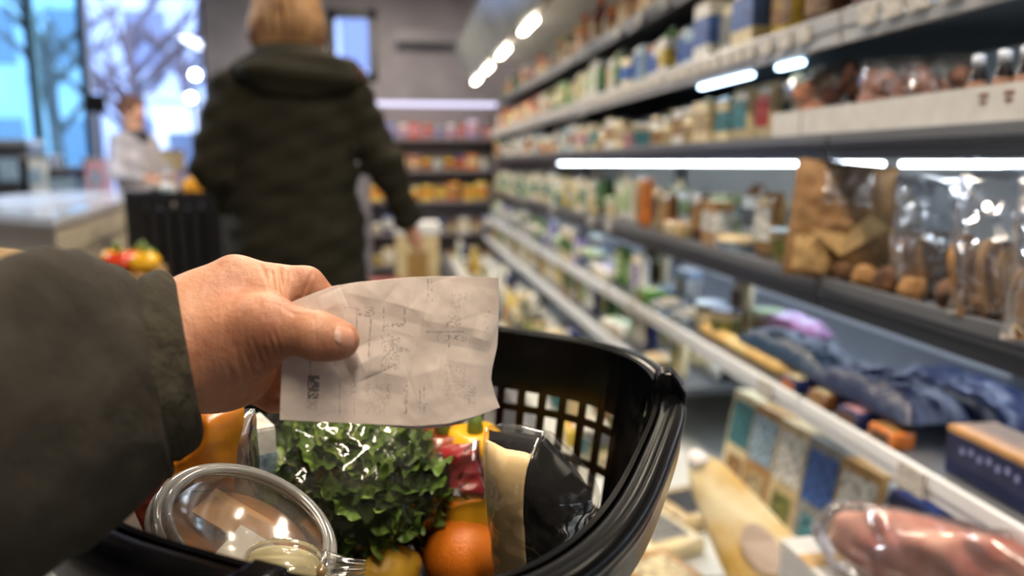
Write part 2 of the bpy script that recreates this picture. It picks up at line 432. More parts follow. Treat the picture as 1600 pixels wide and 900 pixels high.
def display_case(ya, yb, label, n):
    ym = (ya+yb)/2; Lg = yb-ya-0.012
    t = thing('display_case', label, 'display case', (1.1, ym, 0), 'refrigerated display cases along the right wall')
    def bx(x0, x1, z0, z1, y0=-Lg/2, y1=Lg/2, bev=0.0): return MB().box(((x0+x1)/2-1.1, (y0+y1)/2, (z0+z1)/2), (x1-x0, y1-y0, z1-z0), bev)
    part('back_panel', bx(XB, XB+0.06, 0.10, 2.1), M_liner, t)
    part('plinth', bx(DECK_X+0.06, XB+0.06, 0.0, 0.12), M_greyd, t)
    part('deck', bx(DECK_X, XB, DECK_Z-0.03, DECK_Z), M_liner, t)
    part('front_bumper', bx(DECK_X-0.06, DECK_X, 0.12, DECK_Z+0.06, bev=0.012), M_grey, t)
    part('roof', bx(0.66, XB+0.06, 2.02, 2.10), M_case, t)
    part('canopy', MB().add([(x-1.1, y, z) for y in (-Lg/2, Lg/2) for x, z in ((0.66, 1.84), (0.70, 1.82), (0.70, 2.06), (0.56, 2.13), (0.54, 2.12))],
         [(0, 1, 2, 3, 4), (9, 8, 7, 6, 5)]+[(i, (i+1) % 5, 5+(i+1) % 5, 5+i) for i in range(5)]), M_canopy, t)
    # post between two cases, seen as the bracket joint in the rails
    part('bracket_post', bx(XB-0.03, XB, 0.36, 2.02, -Lg/2, -Lg/2+0.05), M_grey, t)
    for s in 'EABCD':
        z, xf, lip = SHELF[s]
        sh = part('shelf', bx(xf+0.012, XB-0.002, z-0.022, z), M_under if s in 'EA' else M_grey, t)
        top, low = (M_rail, M_rail) if s == 'A' else (M_railw, M_railw) if s == 'D' else (M_grey, M_greyd)
        part('price_rail', bx(xf, xf+0.012, z-lip*0.45, z+0.010, bev=0.003), top, sh)
        part('rail_skirt', bx(xf+0.004, xf+0.014, z-lip, z-lip*0.47, bev=0.003), low, sh)
        if s in 'BC': part('rail_groove', bx(xf-0.002, xf+0.004, z-lip*0.33, z-lip*0.22), M_greyd, sh)
        if s == 'E': pass
        elif s == 'A':
            if n == 0: part('led_tube', bx(0.878, 0.892, 1.346, 1.358, -Lg/2+.05, Lg/2-.05), M_tube, sh)  # added tube, hidden behind the lip to brighten the snacks below
            for q, hl in (((-0.08, .19), (-0.27, .06)) if n == 1 else ()): part('led_tube', bx(xf+0.16, xf+0.18, z-0.036, z-0.024, q*Lg-hl, q*Lg+hl, 0.004), M_tubeA, sh)
        elif s == 'B':
            n < 3 and part('led_tube', bx(0.985, 1.005, 1.093, 1.104, -Lg/2+0.03, Lg/2-(0.9 if n == 2 else 0.03), 0.004), M_tube, sh)
            for q in (-.4, 0, .4): part('tube_bracket', bx(0.987, 1.003, 1.104, z-0.02, q*Lg-.01, q*Lg+.01), M_grey, sh)
        elif s == 'C': part('led_tube', bx(xf+0.24, xf+0.265, z-0.036, z-0.024, -Lg/2+0.06, Lg/2-0.06, 0.004), M_tubeC, sh)
        else: part('led_tube', bx(xf+0.10, xf+0.125, z-0.036, z-0.024, -Lg/2+0.06, Lg/2-0.06, 0.004), M_tube, sh)
        rnd = random.Random(ord(s)*31+n)
        step = 0.075 if s == 'A' else 0.33
        y = -Lg/2+0.1
        while y < Lg/2-0.08:
            if s != 'B' and rnd.random() < (0.95 if s == 'A' else 0.4):
                hh = 0.034 if s == 'A' else 0.042
                part('price_tag', bx(xf-0.006, xf-0.001, z-0.034, z-0.034+hh, y, y+(0.05 if s == 'A' else 0.062)), M_tag, sh)
            y += step*rnd.uniform(0.85, 1.25)
    if n >= 1:                          # low extra shelf, missing over the near bin
        z, xf, lip = SHELF_F; y0 = -Lg/2+(0.70 if n == 1 else 0)
        sh = part('shelf', bx(xf+0.012, XB-0.002, z-0.022, z, y0), M_grey, t)
        part('price_rail', bx(xf, xf+0.012, z-lip, z+0.010, y0, bev=0.003), M_railw, sh)
    for q in range(2):
        yy = -Lg/2+Lg*(0.25+0.5*q)
        part('canopy_tube', bx(0.685, 0.715, 1.80, 1.815, yy-0.20, yy+0.20, 0.004), M_tubeE, t)
    return t
JOINTS = [-0.75, 1.45, 3.65, 5.60, 7.20]
for n, lab in enumerate(['nearest refrigerated display case with grey shelves, beside the shopping basket', 'second refrigerated display case, right of the walking shopper',
                         'third refrigerated display case, beyond the walking shopper', 'farthest refrigerated display case, by the back wall']):
    display_case(JOINTS[n], JOINTS[n+1], lab, n)

# ---------------------------------------------------------------- packaged goods: kinds with shared meshes
M_pk = mat('printed_pack', rough=0.42, objcol=True, var=0.35, vscale=38, spec=0.4)
M_pkg = mat('glossy_pack', rough=0.22, objcol=True, var=0.3, vscale=30, bump=0.4, bscale=45)
M_lab = mat('printed_label', rough=0.5, objcol=True, var=0.75, vscale=70)
M_lid = mat('plastic_lid', rough=0.3, objcol=True)
def me_box(c, d, bev=0.003): return MB().box(c, d, bev).mesh('pack_mesh')
def pouch_mesh(wd, ht, tk, seed, nu=14, nv=18, wr=0.004, base=True):
    mb = MB()
    for s in (1, -1):
        rows = []
        for i in range(nu+1):
            u = -1+2*i/nu; r = []
            for j in range(nv+1):
                v = -1+2*j/nv
                e = max(0, 1-abs(u)**2.6)**0.5*max(0, 1-abs(v)**3.2)**0.5
                z = s*tk/2*e
                f_ = wr*e*fbm(u*wd, v*ht, s*0.1, 28, seed)
                r.append((u*wd/2*(1-0.05*(1-v*v)*0), v*ht/2, z+f_+wr*0.4*sin(u*40+seed)*(abs(v) > 0.9)))
            rows.append(r)
        mb.grid(rows)
    return mb.mesh('pouch_mesh', True)
def front_patch(wd, ht, tk, seed, u0, u1, v0, v1, s=1, lift=0.0012, wr=0.004, nu=8, nv=8):
    rows = []
    for i in range(nu+1):
        u = u0+(u1-u0)*i/nu; r = []
        for j in range(nv+1):
            v = v0+(v1-v0)*j/nv
            e = max(0, 1-abs(u)**2.6)**0.5*max(0, 1-abs(v)**3.2)**0.5
            r.append((u*wd/2, v*ht/2, s*tk/2*e+wr*e*fbm(u*wd, v*ht, s*0.1, 28, seed)+s*lift))
        rows.append(r)
    return MB().grid(rows)
def upright(me):
    me.transform(Matrix.Rotation(-pi/2, 4, 'Z') @ Matrix.Rotation(pi/2, 4, 'X')); return me      # pouch stands, front towards -X
KIND = {}
def kind(name, width, parts): KIND[name] = (width, parts)      # parts: (part name, mesh, material, colour slot)
kind('tub', 0.088, [('cup', MB().lathe([(0.030, 0), (0.033, 0.004), (0.040, 0.078), (0.042, 0.082)], 18).mesh('m', True), M_pk, 0),
                    ('label_band', MB().lathe([(0.0345, 0.015), (0.0400, 0.064)], 18, cap=False).mesh('m', True), M_lab, 1),
                    ('lid', MB().lathe([(0.0435, 0.081), (0.0435, 0.088), (0.036, 0.089)], 18).mesh('m', True), M_lid, 2)])
kind('carton', 0.078, [('body', MB().box((0, 0, 0.07), (0.07, 0.07, 0.14), 0.002).mesh('m'), M_pk, 0),
                       ('gable_top', MB().add([(-.035, -.035, .14), (.035, -.035, .14), (.035, .035, .14), (-.035, .035, .14), (0, -.034, .168), (0, .034, .168), (0, -.034, .178), (0, .034, .178)],
                                              [(0, 1, 4), (2, 3, 5), (1, 2, 5, 4), (3, 0, 4, 5), (4, 5, 7, 6)]).mesh('m'), M_pk, 2),
                       ('label_panel', MB().box((0, 0, 0.072), (0.0716, 0.0716, 0.062)).mesh('m'), M_lab, 1)])
kind('bottle', 0.075, [('body', MB().lathe([(0.028, 0), (0.032, 0.006), (0.032, 0.11), (0.026, 0.135), (0.014, 0.155), (0.013, 0.175)], 16).mesh('m', True), M_pkg, 0),
                       ('label_band', MB().lathe([(0.0328, 0.03), (0.0328, 0.10)], 16, cap=False).mesh('m', True), M_lab, 1),
                       ('cap', MB().lathe([(0.016, 0.170), (0.016, 0.192), (0.014, 0.194)], 14).mesh('m', True), M_lid, 2)])
kind('jar', 0.085, [('glass_body', MB().lathe([(0.030, 0), (0.037, 0.006), (0.037, 0.075), (0.030, 0.088), (0.030, 0.095)], 18).mesh('m', True), M_pkg, 0),
                    ('label_band', MB().lathe([(0.0377, 0.018), (0.0377, 0.062)], 18, cap=False).mesh('m', True), M_lab, 1),
                    ('lid', MB().lathe([(0.0335, 0.092), (0.0335, 0.108), (0.030, 0.109)], 18).mesh('m', True), M_lid, 2)])
def pouch_parts(wd, ht, tk, seed):
    a = upright(pouch_mesh(wd, ht, tk, seed)); b = upright(front_patch(wd, ht, tk, seed, -.72, .72, -.45, .55).mesh('m', True)); c = upright(front_patch(wd, ht, tk, seed, -.5, .5, .6, .85).mesh('m', True))
    for m_ in (a, b, c): m_.transform(Matrix.Translation((0, 0, ht/2-0.001)))
    return [('bag', a, M_pkg, 0), ('label_panel', b, M_lab, 1), ('header_print', c, M_lab, 2)]
kind('pouch', 0.115, pouch_parts(0.105, 0.155, 0.05, 1.3))
kind('bag', 0.135, pouch_parts(0.13, 0.18, 0.06, 4.1))
kind('box', 0.105, [('body', MB().box((0, 0, 0.06), (0.06, 0.098, 0.12), 0.002).mesh('m'), M_pk, 0),
                    ('label_panel', MB().box((0, 0, 0.066), (0.0616, 0.0996, 0.055)).mesh('m'), M_lab, 1),
                    ('top_flap', MB().box((0, 0, 0.1205), (0.058, 0.096, 0.003)).mesh('m'), M_pk, 2)])
kind('block', 0.125, [('wrapped_block', MB().box((0, 0, 0.026), (0.09, 0.115, 0.052), 0.010).mesh('m', True), M_pkg, 0),
                      ('label_panel', MB().box((0, 0, 0.0535), (0.06, 0.078, 0.003)).mesh('m'), M_lab, 1),
                      ('side_label', MB().box((-0.0455, 0, 0.026), (0.002, 0.08, 0.030)).mesh('m'), M_lab, 2)])
kind('tray', 0.165, [('foam_tray', MB().lathe([(0.066, 0), (0.080, 0.026), (0.083, 0.028)], 4).mesh('m'), M_lid, 2),
                     ('filling', MB().lathe([(0.070, 0.024), (0.060, 0.038), (0.03, 0.044)], 10).mesh('m', True), M_pk, 0),
                     ('label_panel', MB().box((0, 0, 0.0455), (0.05, 0.05, 0.003)).mesh('m'), M_lab, 1)])
for q in KIND['tray'][1][:1]: q[1].transform(Matrix.Rotation(pi/4, 4, 'Z'))
NOUN = {'tub': 'plastic tub', 'carton': 'gable-top carton', 'bottle': 'bottle', 'jar': 'jar', 'pouch': 'sealed pouch', 'bag': 'plump bag', 'box': 'cardboard box', 'block': 'wrapped block', 'tray': 'foam tray'}
CATS = {'tub': 'tub', 'carton': 'carton', 'bottle': 'bottle', 'jar': 'jar', 'pouch': 'pouch', 'bag': 'bag', 'box': 'box', 'block': 'package', 'tray': 'tray'}
COLS = {'white': (226, 224, 214), 'cream': (222, 206, 165), 'beige': (192, 170, 128), 'tan': (168, 128, 76), 'brown': (104, 66, 36), 'orange': (206, 120, 52), 'red': (170, 48, 36), 'pink': (205, 150, 160),
        'yellow': (220, 188, 60), 'green': (70, 120, 46), 'olive': (120, 122, 60), 'pale green': (176, 196, 142), 'teal': (70, 132, 142), 'blue': (56, 96, 168), 'navy': (26, 38, 84), 'pale blue': (164, 190, 208),
        'grey': (130, 130, 126), 'dark green': (34, 62, 34), 'lilac': (170, 158, 200), 'charcoal': (40, 40, 44), 'dark red': (104, 28, 26)}
def product(kd, c0, c1, c2, loc, rz, label, group, sc=1.0, rx=0.0):
    wd, parts = KIND[kd]
    t = thing({'tub': 'plastic_tub', 'carton': 'drink_carton', 'bottle': 'bottle', 'jar': 'jar', 'pouch': 'sealed_pouch', 'bag': 'food_bag', 'box': 'food_box', 'block': 'wrapped_block', 'tray': 'food_tray'}[kd],
              label, CATS[kd], loc, group)
    t.rotation_euler = (0, rx, rz); t.scale = (sc, sc, sc) if not hasattr(sc, '__len__') else sc
    for nm, me, m_, slot in parts:
        o = link(nm, me, m_, t); o.color = srgb(COLS[(c0, c1, c2)[slot]])
    return t
TIER = {'E': 'top', 'A': 'second', 'B': 'third', 'C': 'fourth', 'D': 'fifth', 'F': 'sixth', 'G': 'lowest'}
def fill_row(tier, row, ya, yb, zones, x=None, z=None, seed=0, tall=1.0, where=None):
    rnd = random.Random(seed)
    zt, xf, _ = SHELF[tier] if tier in SHELF else SHELF_F if tier == 'F' else (DECK_Z, DECK_X, 0)
    y = ya; n = 0
    xx = x if x is not None else xf+0.065
    while y < yb:
        zn = [q for q in zones if q[0] <= y < q[1]]
        if not zn: y += 0.1; continue
        kd = rnd.choice(zn[0][2]); c0, c1, c2 = rnd.choice(zn[0][3]); sc = rnd.uniform(0.92, 1.1)*tall
        wd = KIND[kd][0]*sc; n += 1
        rn = {0: 'front', 1: 'middle', 2: 'rear'}[row]
        lab = f'{c0} {NOUN[kd]}, {rn} row of {TIER[tier]} shelf, {ordinal(n)} from near end'
        product(kd, c0, c1, c2, (xx+rnd.uniform(0, 0.02)*(1 if row == 0 else -1), y+wd/2, zt+(0.0 if z is None else z)), rnd.uniform(-0.12, 0.12), lab,
                f'{rn} row of the {TIER[tier]} shelf', sc)
        y += wd+rnd.uniform(0.004, 0.02)
YE = 7.1
fill_row('E', 0, 2.15, YE, [(2, 3.2, ['pouch', 'bag', 'box'], [('tan', 'brown', 'cream'), ('beige', 'brown', 'tan'), ('brown', 'tan', 'cream'), ('cream', 'tan', 'brown')]),
                            (3.2, 4.3, ['bottle', 'pouch', 'jar'], [('orange', 'red', 'tan'), ('tan', 'cream', 'red'), ('brown', 'orange', 'cream'), ('dark red', 'tan', 'orange')]),
                            (4.3, 9, ['jar', 'pouch', 'tub'], [('white', 'orange', 'cream'), ('cream', 'tan', 'white'), ('orange', 'cream', 'red'), ('pink', 'red', 'white'), ('dark green', 'green', 'olive')])], seed=1, tall=1.12)
fill_row('A', 0, 1.98, YE, [(1, 2.3, ['carton', 'pouch'], [('cream', 'tan', 'beige'), ('white', 'grey', 'cream'), ('beige', 'olive', 'cream')]),
                            (2.3, 3.0, ['carton', 'pouch', 'box'], [('white', 'yellow', 'green'), ('yellow', 'green', 'olive'), ('cream', 'blue', 'white'), ('pale blue', 'blue', 'white'), ('white', 'blue', 'orange')]),
                            (3.0, 4.0, ['pouch', 'tub', 'bag'], [('white', 'pale green', 'cream'), ('cream', 'olive', 'white'), ('white', 'beige', 'lilac'), ('dark green', 'green', 'olive')]),
                            (4.0, 9, ['pouch', 'carton', 'jar'], [('cream', 'olive', 'green'), ('green', 'cream', 'olive'), ('white', 'cream', 'pale green'), ('orange', 'cream', 'red'), ('red', 'pink', 'cream')])], seed=2, tall=0.98)
fill_row('B', 0, 1.80, YE, [(1, 2.1, ['pouch', 'jar', 'box'], [('beige', 'cream', 'brown'), ('cream', 'red', 'white'), ('pale blue', 'white', 'blue'), ('cream', 'teal', 'white')]),
                            (2.1, 3.7, ['tub', 'tub', 'jar', 'box'], [('cream', 'beige', 'white'), ('beige', 'cream', 'pale blue'), ('cream', 'teal', 'white'), ('white', 'tan', 'cream'), ('cream', 'pink', 'beige')]),
                            (3.7, 9, ['tub', 'carton', 'jar'], [('pale blue', 'white', 'cream'), ('cream', 'orange', 'white'), ('yellow', 'orange', 'cream'), ('teal', 'cream', 'white'), ('white', 'dark red', 'tan')])], seed=3)
fill_row('C', 0, 1.68, YE, [(1, 2.1, ['box', 'tub', 'tray', 'pouch'], [('cream', 'brown', 'white'), ('beige', 'olive', 'pale blue'), ('tan', 'white', 'cream')]),
                            (2.1, 2.6, ['block', 'tray', 'pouch'], [('navy', 'blue', 'cream'), ('beige', 'brown', 'cream'), ('brown', 'tan', 'white'), ('cream', 'olive', 'white')]),
                            (2.6, 3.4, ['pouch', 'bag', 'tub'], [('dark green', 'green', 'olive'), ('white', 'cream', 'pale green'), ('orange', 'tan', 'yellow'), ('white', 'pale green', 'cream')]),
                            (3.4, 9, ['tub', 'carton', 'pouch'], [('cream', 'teal', 'white'), ('white', 'pale green', 'cream'), ('yellow', 'cream', 'white'), ('pale green', 'teal', 'white')])], seed=4)
fill_row('C', 1, 1.45, 4.6, [(1, 9, ['tub', 'pouch', 'carton', 'box'], [('white', 'pale green', 'teal'), ('cream', 'teal', 'white'), ('beige', 'olive', 'cream'), ('pale green', 'white', 'cream'), ('white', 'grey', 'brown')])], x=1.13, seed=14)
fill_row('D', 0, 1.95, YE, [(1, 2.5, ['tray', 'block', 'tub'], [('grey', 'cream', 'pale blue'), ('orange', 'brown', 'white'), ('cream', 'olive', 'charcoal'), ('white', 'tan', 'pale green')]),
                            (2.5, 3.3, ['pouch', 'block', 'tray'], [('white', 'lilac', 'cream'), ('green', 'pale green', 'olive'), ('cream', 'orange', 'green'), ('charcoal', 'olive', 'white')]),
                            (3.3, 9, ['pouch', 'tub', 'carton'], [('white', 'blue', 'pale green'), ('lilac', 'white', 'navy'), ('cream', 'green', 'white'), ('green', 'white', 'pale green'), ('pale blue', 'white', 'cream')])], seed=5)
fill_row('D', 1, 1.95, 5.2, [(1, 9, ['pouch', 'tub', 'tray', 'box'], [('white', 'cream', 'pale green'), ('cream', 'brown', 'white'), ('charcoal', 'olive', 'tan'), ('pale blue', 'white', 'grey'), ('white', 'olive', 'cream')])], x=1.02, seed=15)
fill_row('F', 0, 2.2, YE, [(1, 2.4, ['block', 'tray', 'pouch'], [('cream', 'olive', 'white'), ('grey', 'cream', 'pale blue'), ('beige', 'tan', 'teal'), ('charcoal', 'teal', 'cream')]),
                            (2.4, 3.4, ['block', 'bag', 'pouch'], [('navy', 'yellow', 'orange'), ('charcoal', 'orange', 'yellow'), ('white', 'pale green', 'cream'), ('dark green', 'olive', 'cream'), ('navy', 'white', 'blue')]),
                            (3.4, 9, ['bag', 'pouch', 'carton'], [('white', 'green', 'cream'), ('cream', 'yellow', 'white'), ('tan', 'brown', 'yellow'), ('white', 'cream', 'pale green')])], seed=6)
G_Z = [(1, 9, ['pouch', 'block', 'tub', 'bag'], [('white', 'olive', 'cream'), ('cream', 'teal', 'white'), ('pale green', 'white', 'beige'), ('olive', 'cream', 'charcoal'), ('navy', 'blue', 'white'), ('yellow', 'orange', 'cream')])]
fill_row('G', 0, 2.0, YE, G_Z, x=DECK_X+0.12, seed=16, tall=1.15)
fill_row('G', 1, 2.1, 5.0, G_Z, x=DECK_X+0.27, seed=17, tall=1.1)
fill_row('F', 1, 2.2, 4.6, [(1, 9, ['pouch', 'bag', 'box'], [('white', 'cream', 'teal'), ('cream', 'olive', 'brown'), ('grey', 'white', 'pale blue'), ('beige', 'olive', 'white')])], x=0.99, seed=18)
fill_row('B', 1, 1.80, 4.5, [(1, 9, ['box', 'pouch', 'carton'], [('cream', 'white', 'beige'), ('beige', 'olive', 'cream'), ('white', 'teal', 'cream'), ('pale blue', 'white', 'blue')])], x=1.05, seed=19)
fill_row('A', 1, 1.80, 4.5, [(1, 9, ['box', 'pouch', 'carton'], [('cream', 'tan', 'beige'), ('beige', 'brown', 'cream'), ('white', 'tan', 'cream')])], x=1.05, seed=20, tall=1.15)
fill_row('E', 1, 2.0, 5.0, [(1, 9, ['bag', 'pouch'], [('tan', 'brown', 'beige'), ('beige', 'brown', 'cream'), ('orange', 'tan', 'cream')])], x=1.08, seed=21, tall=1.3)

# ---------------------------------------------------------------- goods close to the camera, one by one
def toward_cam(p, up=(0, 0, 1), roll=0.0, lean=0.0, turn=0.0):
    """frame standing at p whose local z faces the aisle viewer, x to the right, y up"""
    d = np.array([CAM[0]-p[0], CAM[1]-p[1], 0.0]); d /= np.linalg.norm(d)
    a = math.atan2(d[1], d[0])+turn; z = Vector((cos(a), sin(a), 0)); x = Vector((-sin(a), cos(a), 0))*1.0
    m = frame(p, x, (0, 0, 1))
    return m @ Matrix.Rotation(roll, 4, 'Z') @ Matrix.Rotation(-lean, 4, 'X')
M_kraft = mat('kraft_paper', (134, 98, 56), 0.7, var=0.35, vscale=30, bump=0.5, bscale=30, bdist=0.004)
M_kraft2 = mat('light_kraft_paper', (186, 152, 100), 0.7, var=0.2, vscale=30, bump=0.3, bscale=30)
M_bread = mat('brown_bread', (98, 64, 34), 0.85, bump=0.9, bscale=90, col2=(58, 36, 18), vscale=35)
M_breadl = mat('bread_crumb', (140, 104, 62), 0.85, bump=0.8, bscale=120, col2=(120, 84, 44), vscale=50)
F_clear = film('clear_film', (246, 248, 250), 0.05, 0.10, 0.05, 0.85)
F_crisp = film('crisp_bag_film', (246, 248, 252), 0.05, 0.12, 0.05, 0.55)
def crumpled_pouch(wd, ht, tk, seed, amp=0.010, sc=22, nu=40, nv=44, grow=0.0):
    mb = MB()
    for s in (1, -1):
        rows = []
        for i in range(nu+1):
            u = -1+2*i/nu; r = []
            for j in range(nv+1):
                v = -1+2*j/nv
                e = max(0, 1-abs(u)**3)**0.5*max(0, 1-abs(v)**4)**0.5
                x, y = u*wd/2, v*ht/2
                z = s*tk/2*e+e*amp*sharp_fold(x, y, s*.3, sc, seed)
                r.append((x+0.004*fbm(x, y, 1, 15, seed), y+0.006*fbm(x, y, 5, 12, seed), z))
            rows.append(r)
        mb.grid(rows)
    return mb.mesh('crumpled', True)
# kraft bag
b0 = PZ(1300, 438, 0.862); 
t = thing('kraft_bread_bag', 'brown kraft paper bag with clear window and folded flap on the fourth shelf', 'bag', mw=toward_cam(b0, roll=-0.10, lean=0.12, turn=0.25))
me = pouch_mesh(0.20, 0.24, 0.07, 2.2, 24, 28, 0.010); me.transform(Matrix.Translation((0, 0.122, 0))); part('bag', me, M_kraft, t)
fl = MB().add([(-0.07, 0.10, 0.040), (-0.005, 0.050, 0.052), (0.085, 0.115, 0.040), (0.04, 0.135, 0.048), (0.0, 0.092, 0.058)], [(0, 1, 4), (1, 2, 3, 4)])
part('paper_flap', fl, M_kraft2, t, solid=0.002)
me = front_patch(0.20, 0.24, 0.07, 2.2, -.5, .45, .25, .93, 1, 0.003, 0.010, 14, 14).mesh('m', True); me.transform(Matrix.Translation((0, 0.122, 0)))
part('clear_window', me, F_crisp, t)
me = front_patch(0.20, 0.24, 0.07, 2.2, -.88, -.2, -.9, -.3, 1, 0.002, 0.010, 8, 8).mesh('m', True); me.transform(Matrix.Translation((0, 0.122, 0)))
part('side_fold', me, M_kraft2, t)
# clear bags of sliced dark bread
def slice_mesh(wd, ht, th):
    prof = []
    for k in range(14):
        a = pi*k/13; prof.append((wd/2*cos(a)*(1.0), ht*0.62+ht*0.38*sin(a)))
    poly = [(-wd/2*.94, 0), (wd/2*.94, 0)]+prof
    return MB().prism(poly, -th/2, th/2)
def bread_bag(px, py, z, wd, ht, tk, nsl, seed, label, lean=0.1, turn=0.0, roll=0.0, vertical=True):
    p = PZ(px, py, z)
    t = thing('bread_bag', label, 'bag', mw=toward_cam(p, lean=lean, turn=turn, roll=roll), group='clear bags of bread')
    rnd = random.Random(seed)
    for k in range(nsl):
        m_ = slice_mesh(ht*0.30, ht*0.50*rnd.uniform(.85, 1.1), 0.011).mesh('slice')
        o = part('bread_slice', m_, M_bread if k % 3 else M_breadl, t)
        o.matrix_local = Matrix.Translation((-wd*0.22+wd*0.44*k/(nsl-1), 0.008, rnd.uniform(-.004, .004))) @ Matrix.Rotation(0.18+rnd.uniform(-.08, .08), 4, 'Z') @ Matrix.Rotation(pi/2-0.55, 4, 'Y')
    me = crumpled_pouch(wd, ht, tk, seed*1.7, 0.013, 26); me.transform(Matrix.Translation((0, ht/2+0.002, 0)))
    part('film', me, F_crisp, t)
    return t
bread_bag(1448, 464, 0.862, 0.130, 0.215, 0.095, 6, 3, 'clear crinkled bag of dark bread slices in the middle of the fourth shelf', turn=0.1)
bread_bag(1552, 500, 0.862, 0.130, 0.23, 0.095, 7, 5, 'clear crinkled bag of dark bread slices at the near edge of the fourth shelf', turn=0.05)
bread_bag(1655, 540, 0.862, 0.13, 0.22, 0.095, 7, 8, 'clear crinkled bag of dark bread nearest the camera on the fourth shelf', turn=0.05)
bread_bag(1400, 430, 0.862, 0.13, 0.20, 0.07, 6, 9, 'clear bag of bread behind the brown kraft bag on the fourth shelf', turn=0.1)
def lump(seed, r=(0.03, 0.02, 0.022)):
    bm = bmesh.new(); bmesh.ops.create_icosphere(bm, subdivisions=3, radius=1.0)
    for v in bm.verts:
        c = v.co; k = 1+0.28*fbm(c.x, c.y, c.z, 1.3, seed)+0.10*fbm(c.x, c.y, c.z, 4, seed)
        q = max(abs(c.x), abs(c.y), abs(c.z)); k *= 0.8+0.2/q*0.85
        v.co = Vector((c.x*r[0]*k, c.y*r[1]*k, c.z*r[2]*k))
    me = bpy.data.meshes.new('lump'); bm.to_mesh(me); bm.free(); me.polygons.foreach_set('use_smooth', [True]*len(me.polygons)); return me
for k, (px, py, s) in enumerate([(1318, 447, 1.0), (1352, 452, 1.1), (1388, 462, 1.25), (1424, 470, 1.0), (1492, 490, 1.35), (1528, 506, 1.1)]):
    p = PX(px, py-8, 0.882); p[2] = 0.862+0.020*s
    o = link('bread_piece', lump(k*3.1+1, (0.024*s, 0.022*s, 0.022*s)), M_breadl if k % 2 else M_bread); o.location = p; o.rotation_euler = (0.1, 0.2, k)
    tag(o, f'rough brown bread piece at the front of the fourth shelf, {ordinal(k+1)} from the kraft bag', 'bread', 'bread pieces along the fourth shelf')

# third shelf: white cardboard tray with bagged snacks and small bottles
M_card = mat('white_cardboard', (196, 194, 190), 0.7, var=0.12, vscale=30)
ya, yb = float(PX(1212, 190, 0.87)[1]), 0.45
tz = SHELF['B'][0]+0.001
t = thing('cardboard_tray', 'long white cardboard tray of snacks on the third shelf', 'tray', (1.0, (ya+yb)/2, tz))
Lt = ya-yb
part('front_panel', MB().box((-0.135, 0, 0.031), (0.006, Lt, 0.062)), M_card, t)
part('back_side', MB().box((0.135, 0, 0.031), (0.006, Lt, 0.062)), M_card, t)
for s in (-1, 1): part('end_panel', MB().box((0, s*Lt/2, 0.031), (0.27, 0.006, 0.062)), M_card, t)
part('tray_base', MB().box((0, 0, 0.002), (0.27, Lt, 0.004)), M_card, t)
part('cardboard_seam', MB().box((-0.1385, Lt/2-0.13, 0.031), (0.002, 0.003, 0.060)), mat('card_edge', (130, 125, 115), 0.8), t)
M_print = mat('brown_print', (120, 84, 64), 0.7)
for q, (dy, dz, w_, h_) in enumerate([(-0.27+0.0, 0.048, 0.03, 0.006), (-0.275, 0.038, 0.02, 0.005), (-0.33, 0.048, 0.03, 0.006), (-0.335, 0.038, 0.022, 0.005)]):
    part('printed_mark', MB().box((-0.1385, float(PX(1540 if q < 2 else 1580, 150, 0.865)[1])-(ya+yb)/2, dz), (0.0015, w_*0.6, h_)), M_print, t)
F_amber = film('amber_tinted_film', (248, 236, 222), 0.06, 0.14, 0.02, 0.5)
M_nut = mat('roasted_snack', (206, 146, 116), 0.6, bump=.5, bscale=60, col2=(120, 64, 40), vscale=30)
M_sausage = mat('cured_sausage', (184, 118, 96), 0.45, col2=(196, 150, 130), vscale=60)
def snack_bag(px, py, wd, ht, tk, seed, m_, n, label, roll=0.0, X=0.97, film_m=None):
    p = PX(px, py, X); p[2] = tz+0.006
    t = thing('snack_bag', label, 'bag', mw=toward_cam(p, lean=0.25, turn=0.2, roll=roll), group='bagged snacks in the white tray')
    rnd = random.Random(seed)
    lm = [lump(seed+k, (0.020, 0.016, 0.016)) for k in range(3)]
    for k in range(n):
        o = link('snack_piece', lm[k % 3], m_, t)
        o.location = (rnd.uniform(-.38, .38)*wd, ht*(0.30+0.50*rnd.random()), rnd.uniform(-.2, .35)*tk); o.rotation_euler = (rnd.random()*6, rnd.random()*6, rnd.random()*6)
    me = crumpled_pouch(wd, ht, tk, seed*2.3, 0.008, 20, 30, 34); me.transform(Matrix.Translation((0, ht/2+0.002, 0)))
    part('film', me, film_m or F_amber, t)
snack_bag(1318, 190, 0.15, 0.160, 0.08, 11, M_nut, 22, 'clear bag of pinkish snacks leaning in the white tray', roll=0.35)
snack_bag(1398, 180, 0.13, 0.150, 0.08, 12, M_sausage, 20, 'clear bag of brown snacks in the middle of the white tray')
snack_bag(1470, 172, 0.13, 0.15, 0.07, 13, M_nut, 18, 'dim bag of dark snacks behind the small bottles in the white tray', X=1.03)
snack_bag(1225, 205, 0.12, 0.13, 0.06, 15, M_bread, 18, 'dark brown bag of snacks beside the red jar on the third shelf', roll=0.3, X=1.02)
M_darkb = mat('dark_bottle', (24, 20, 22), 0.2)
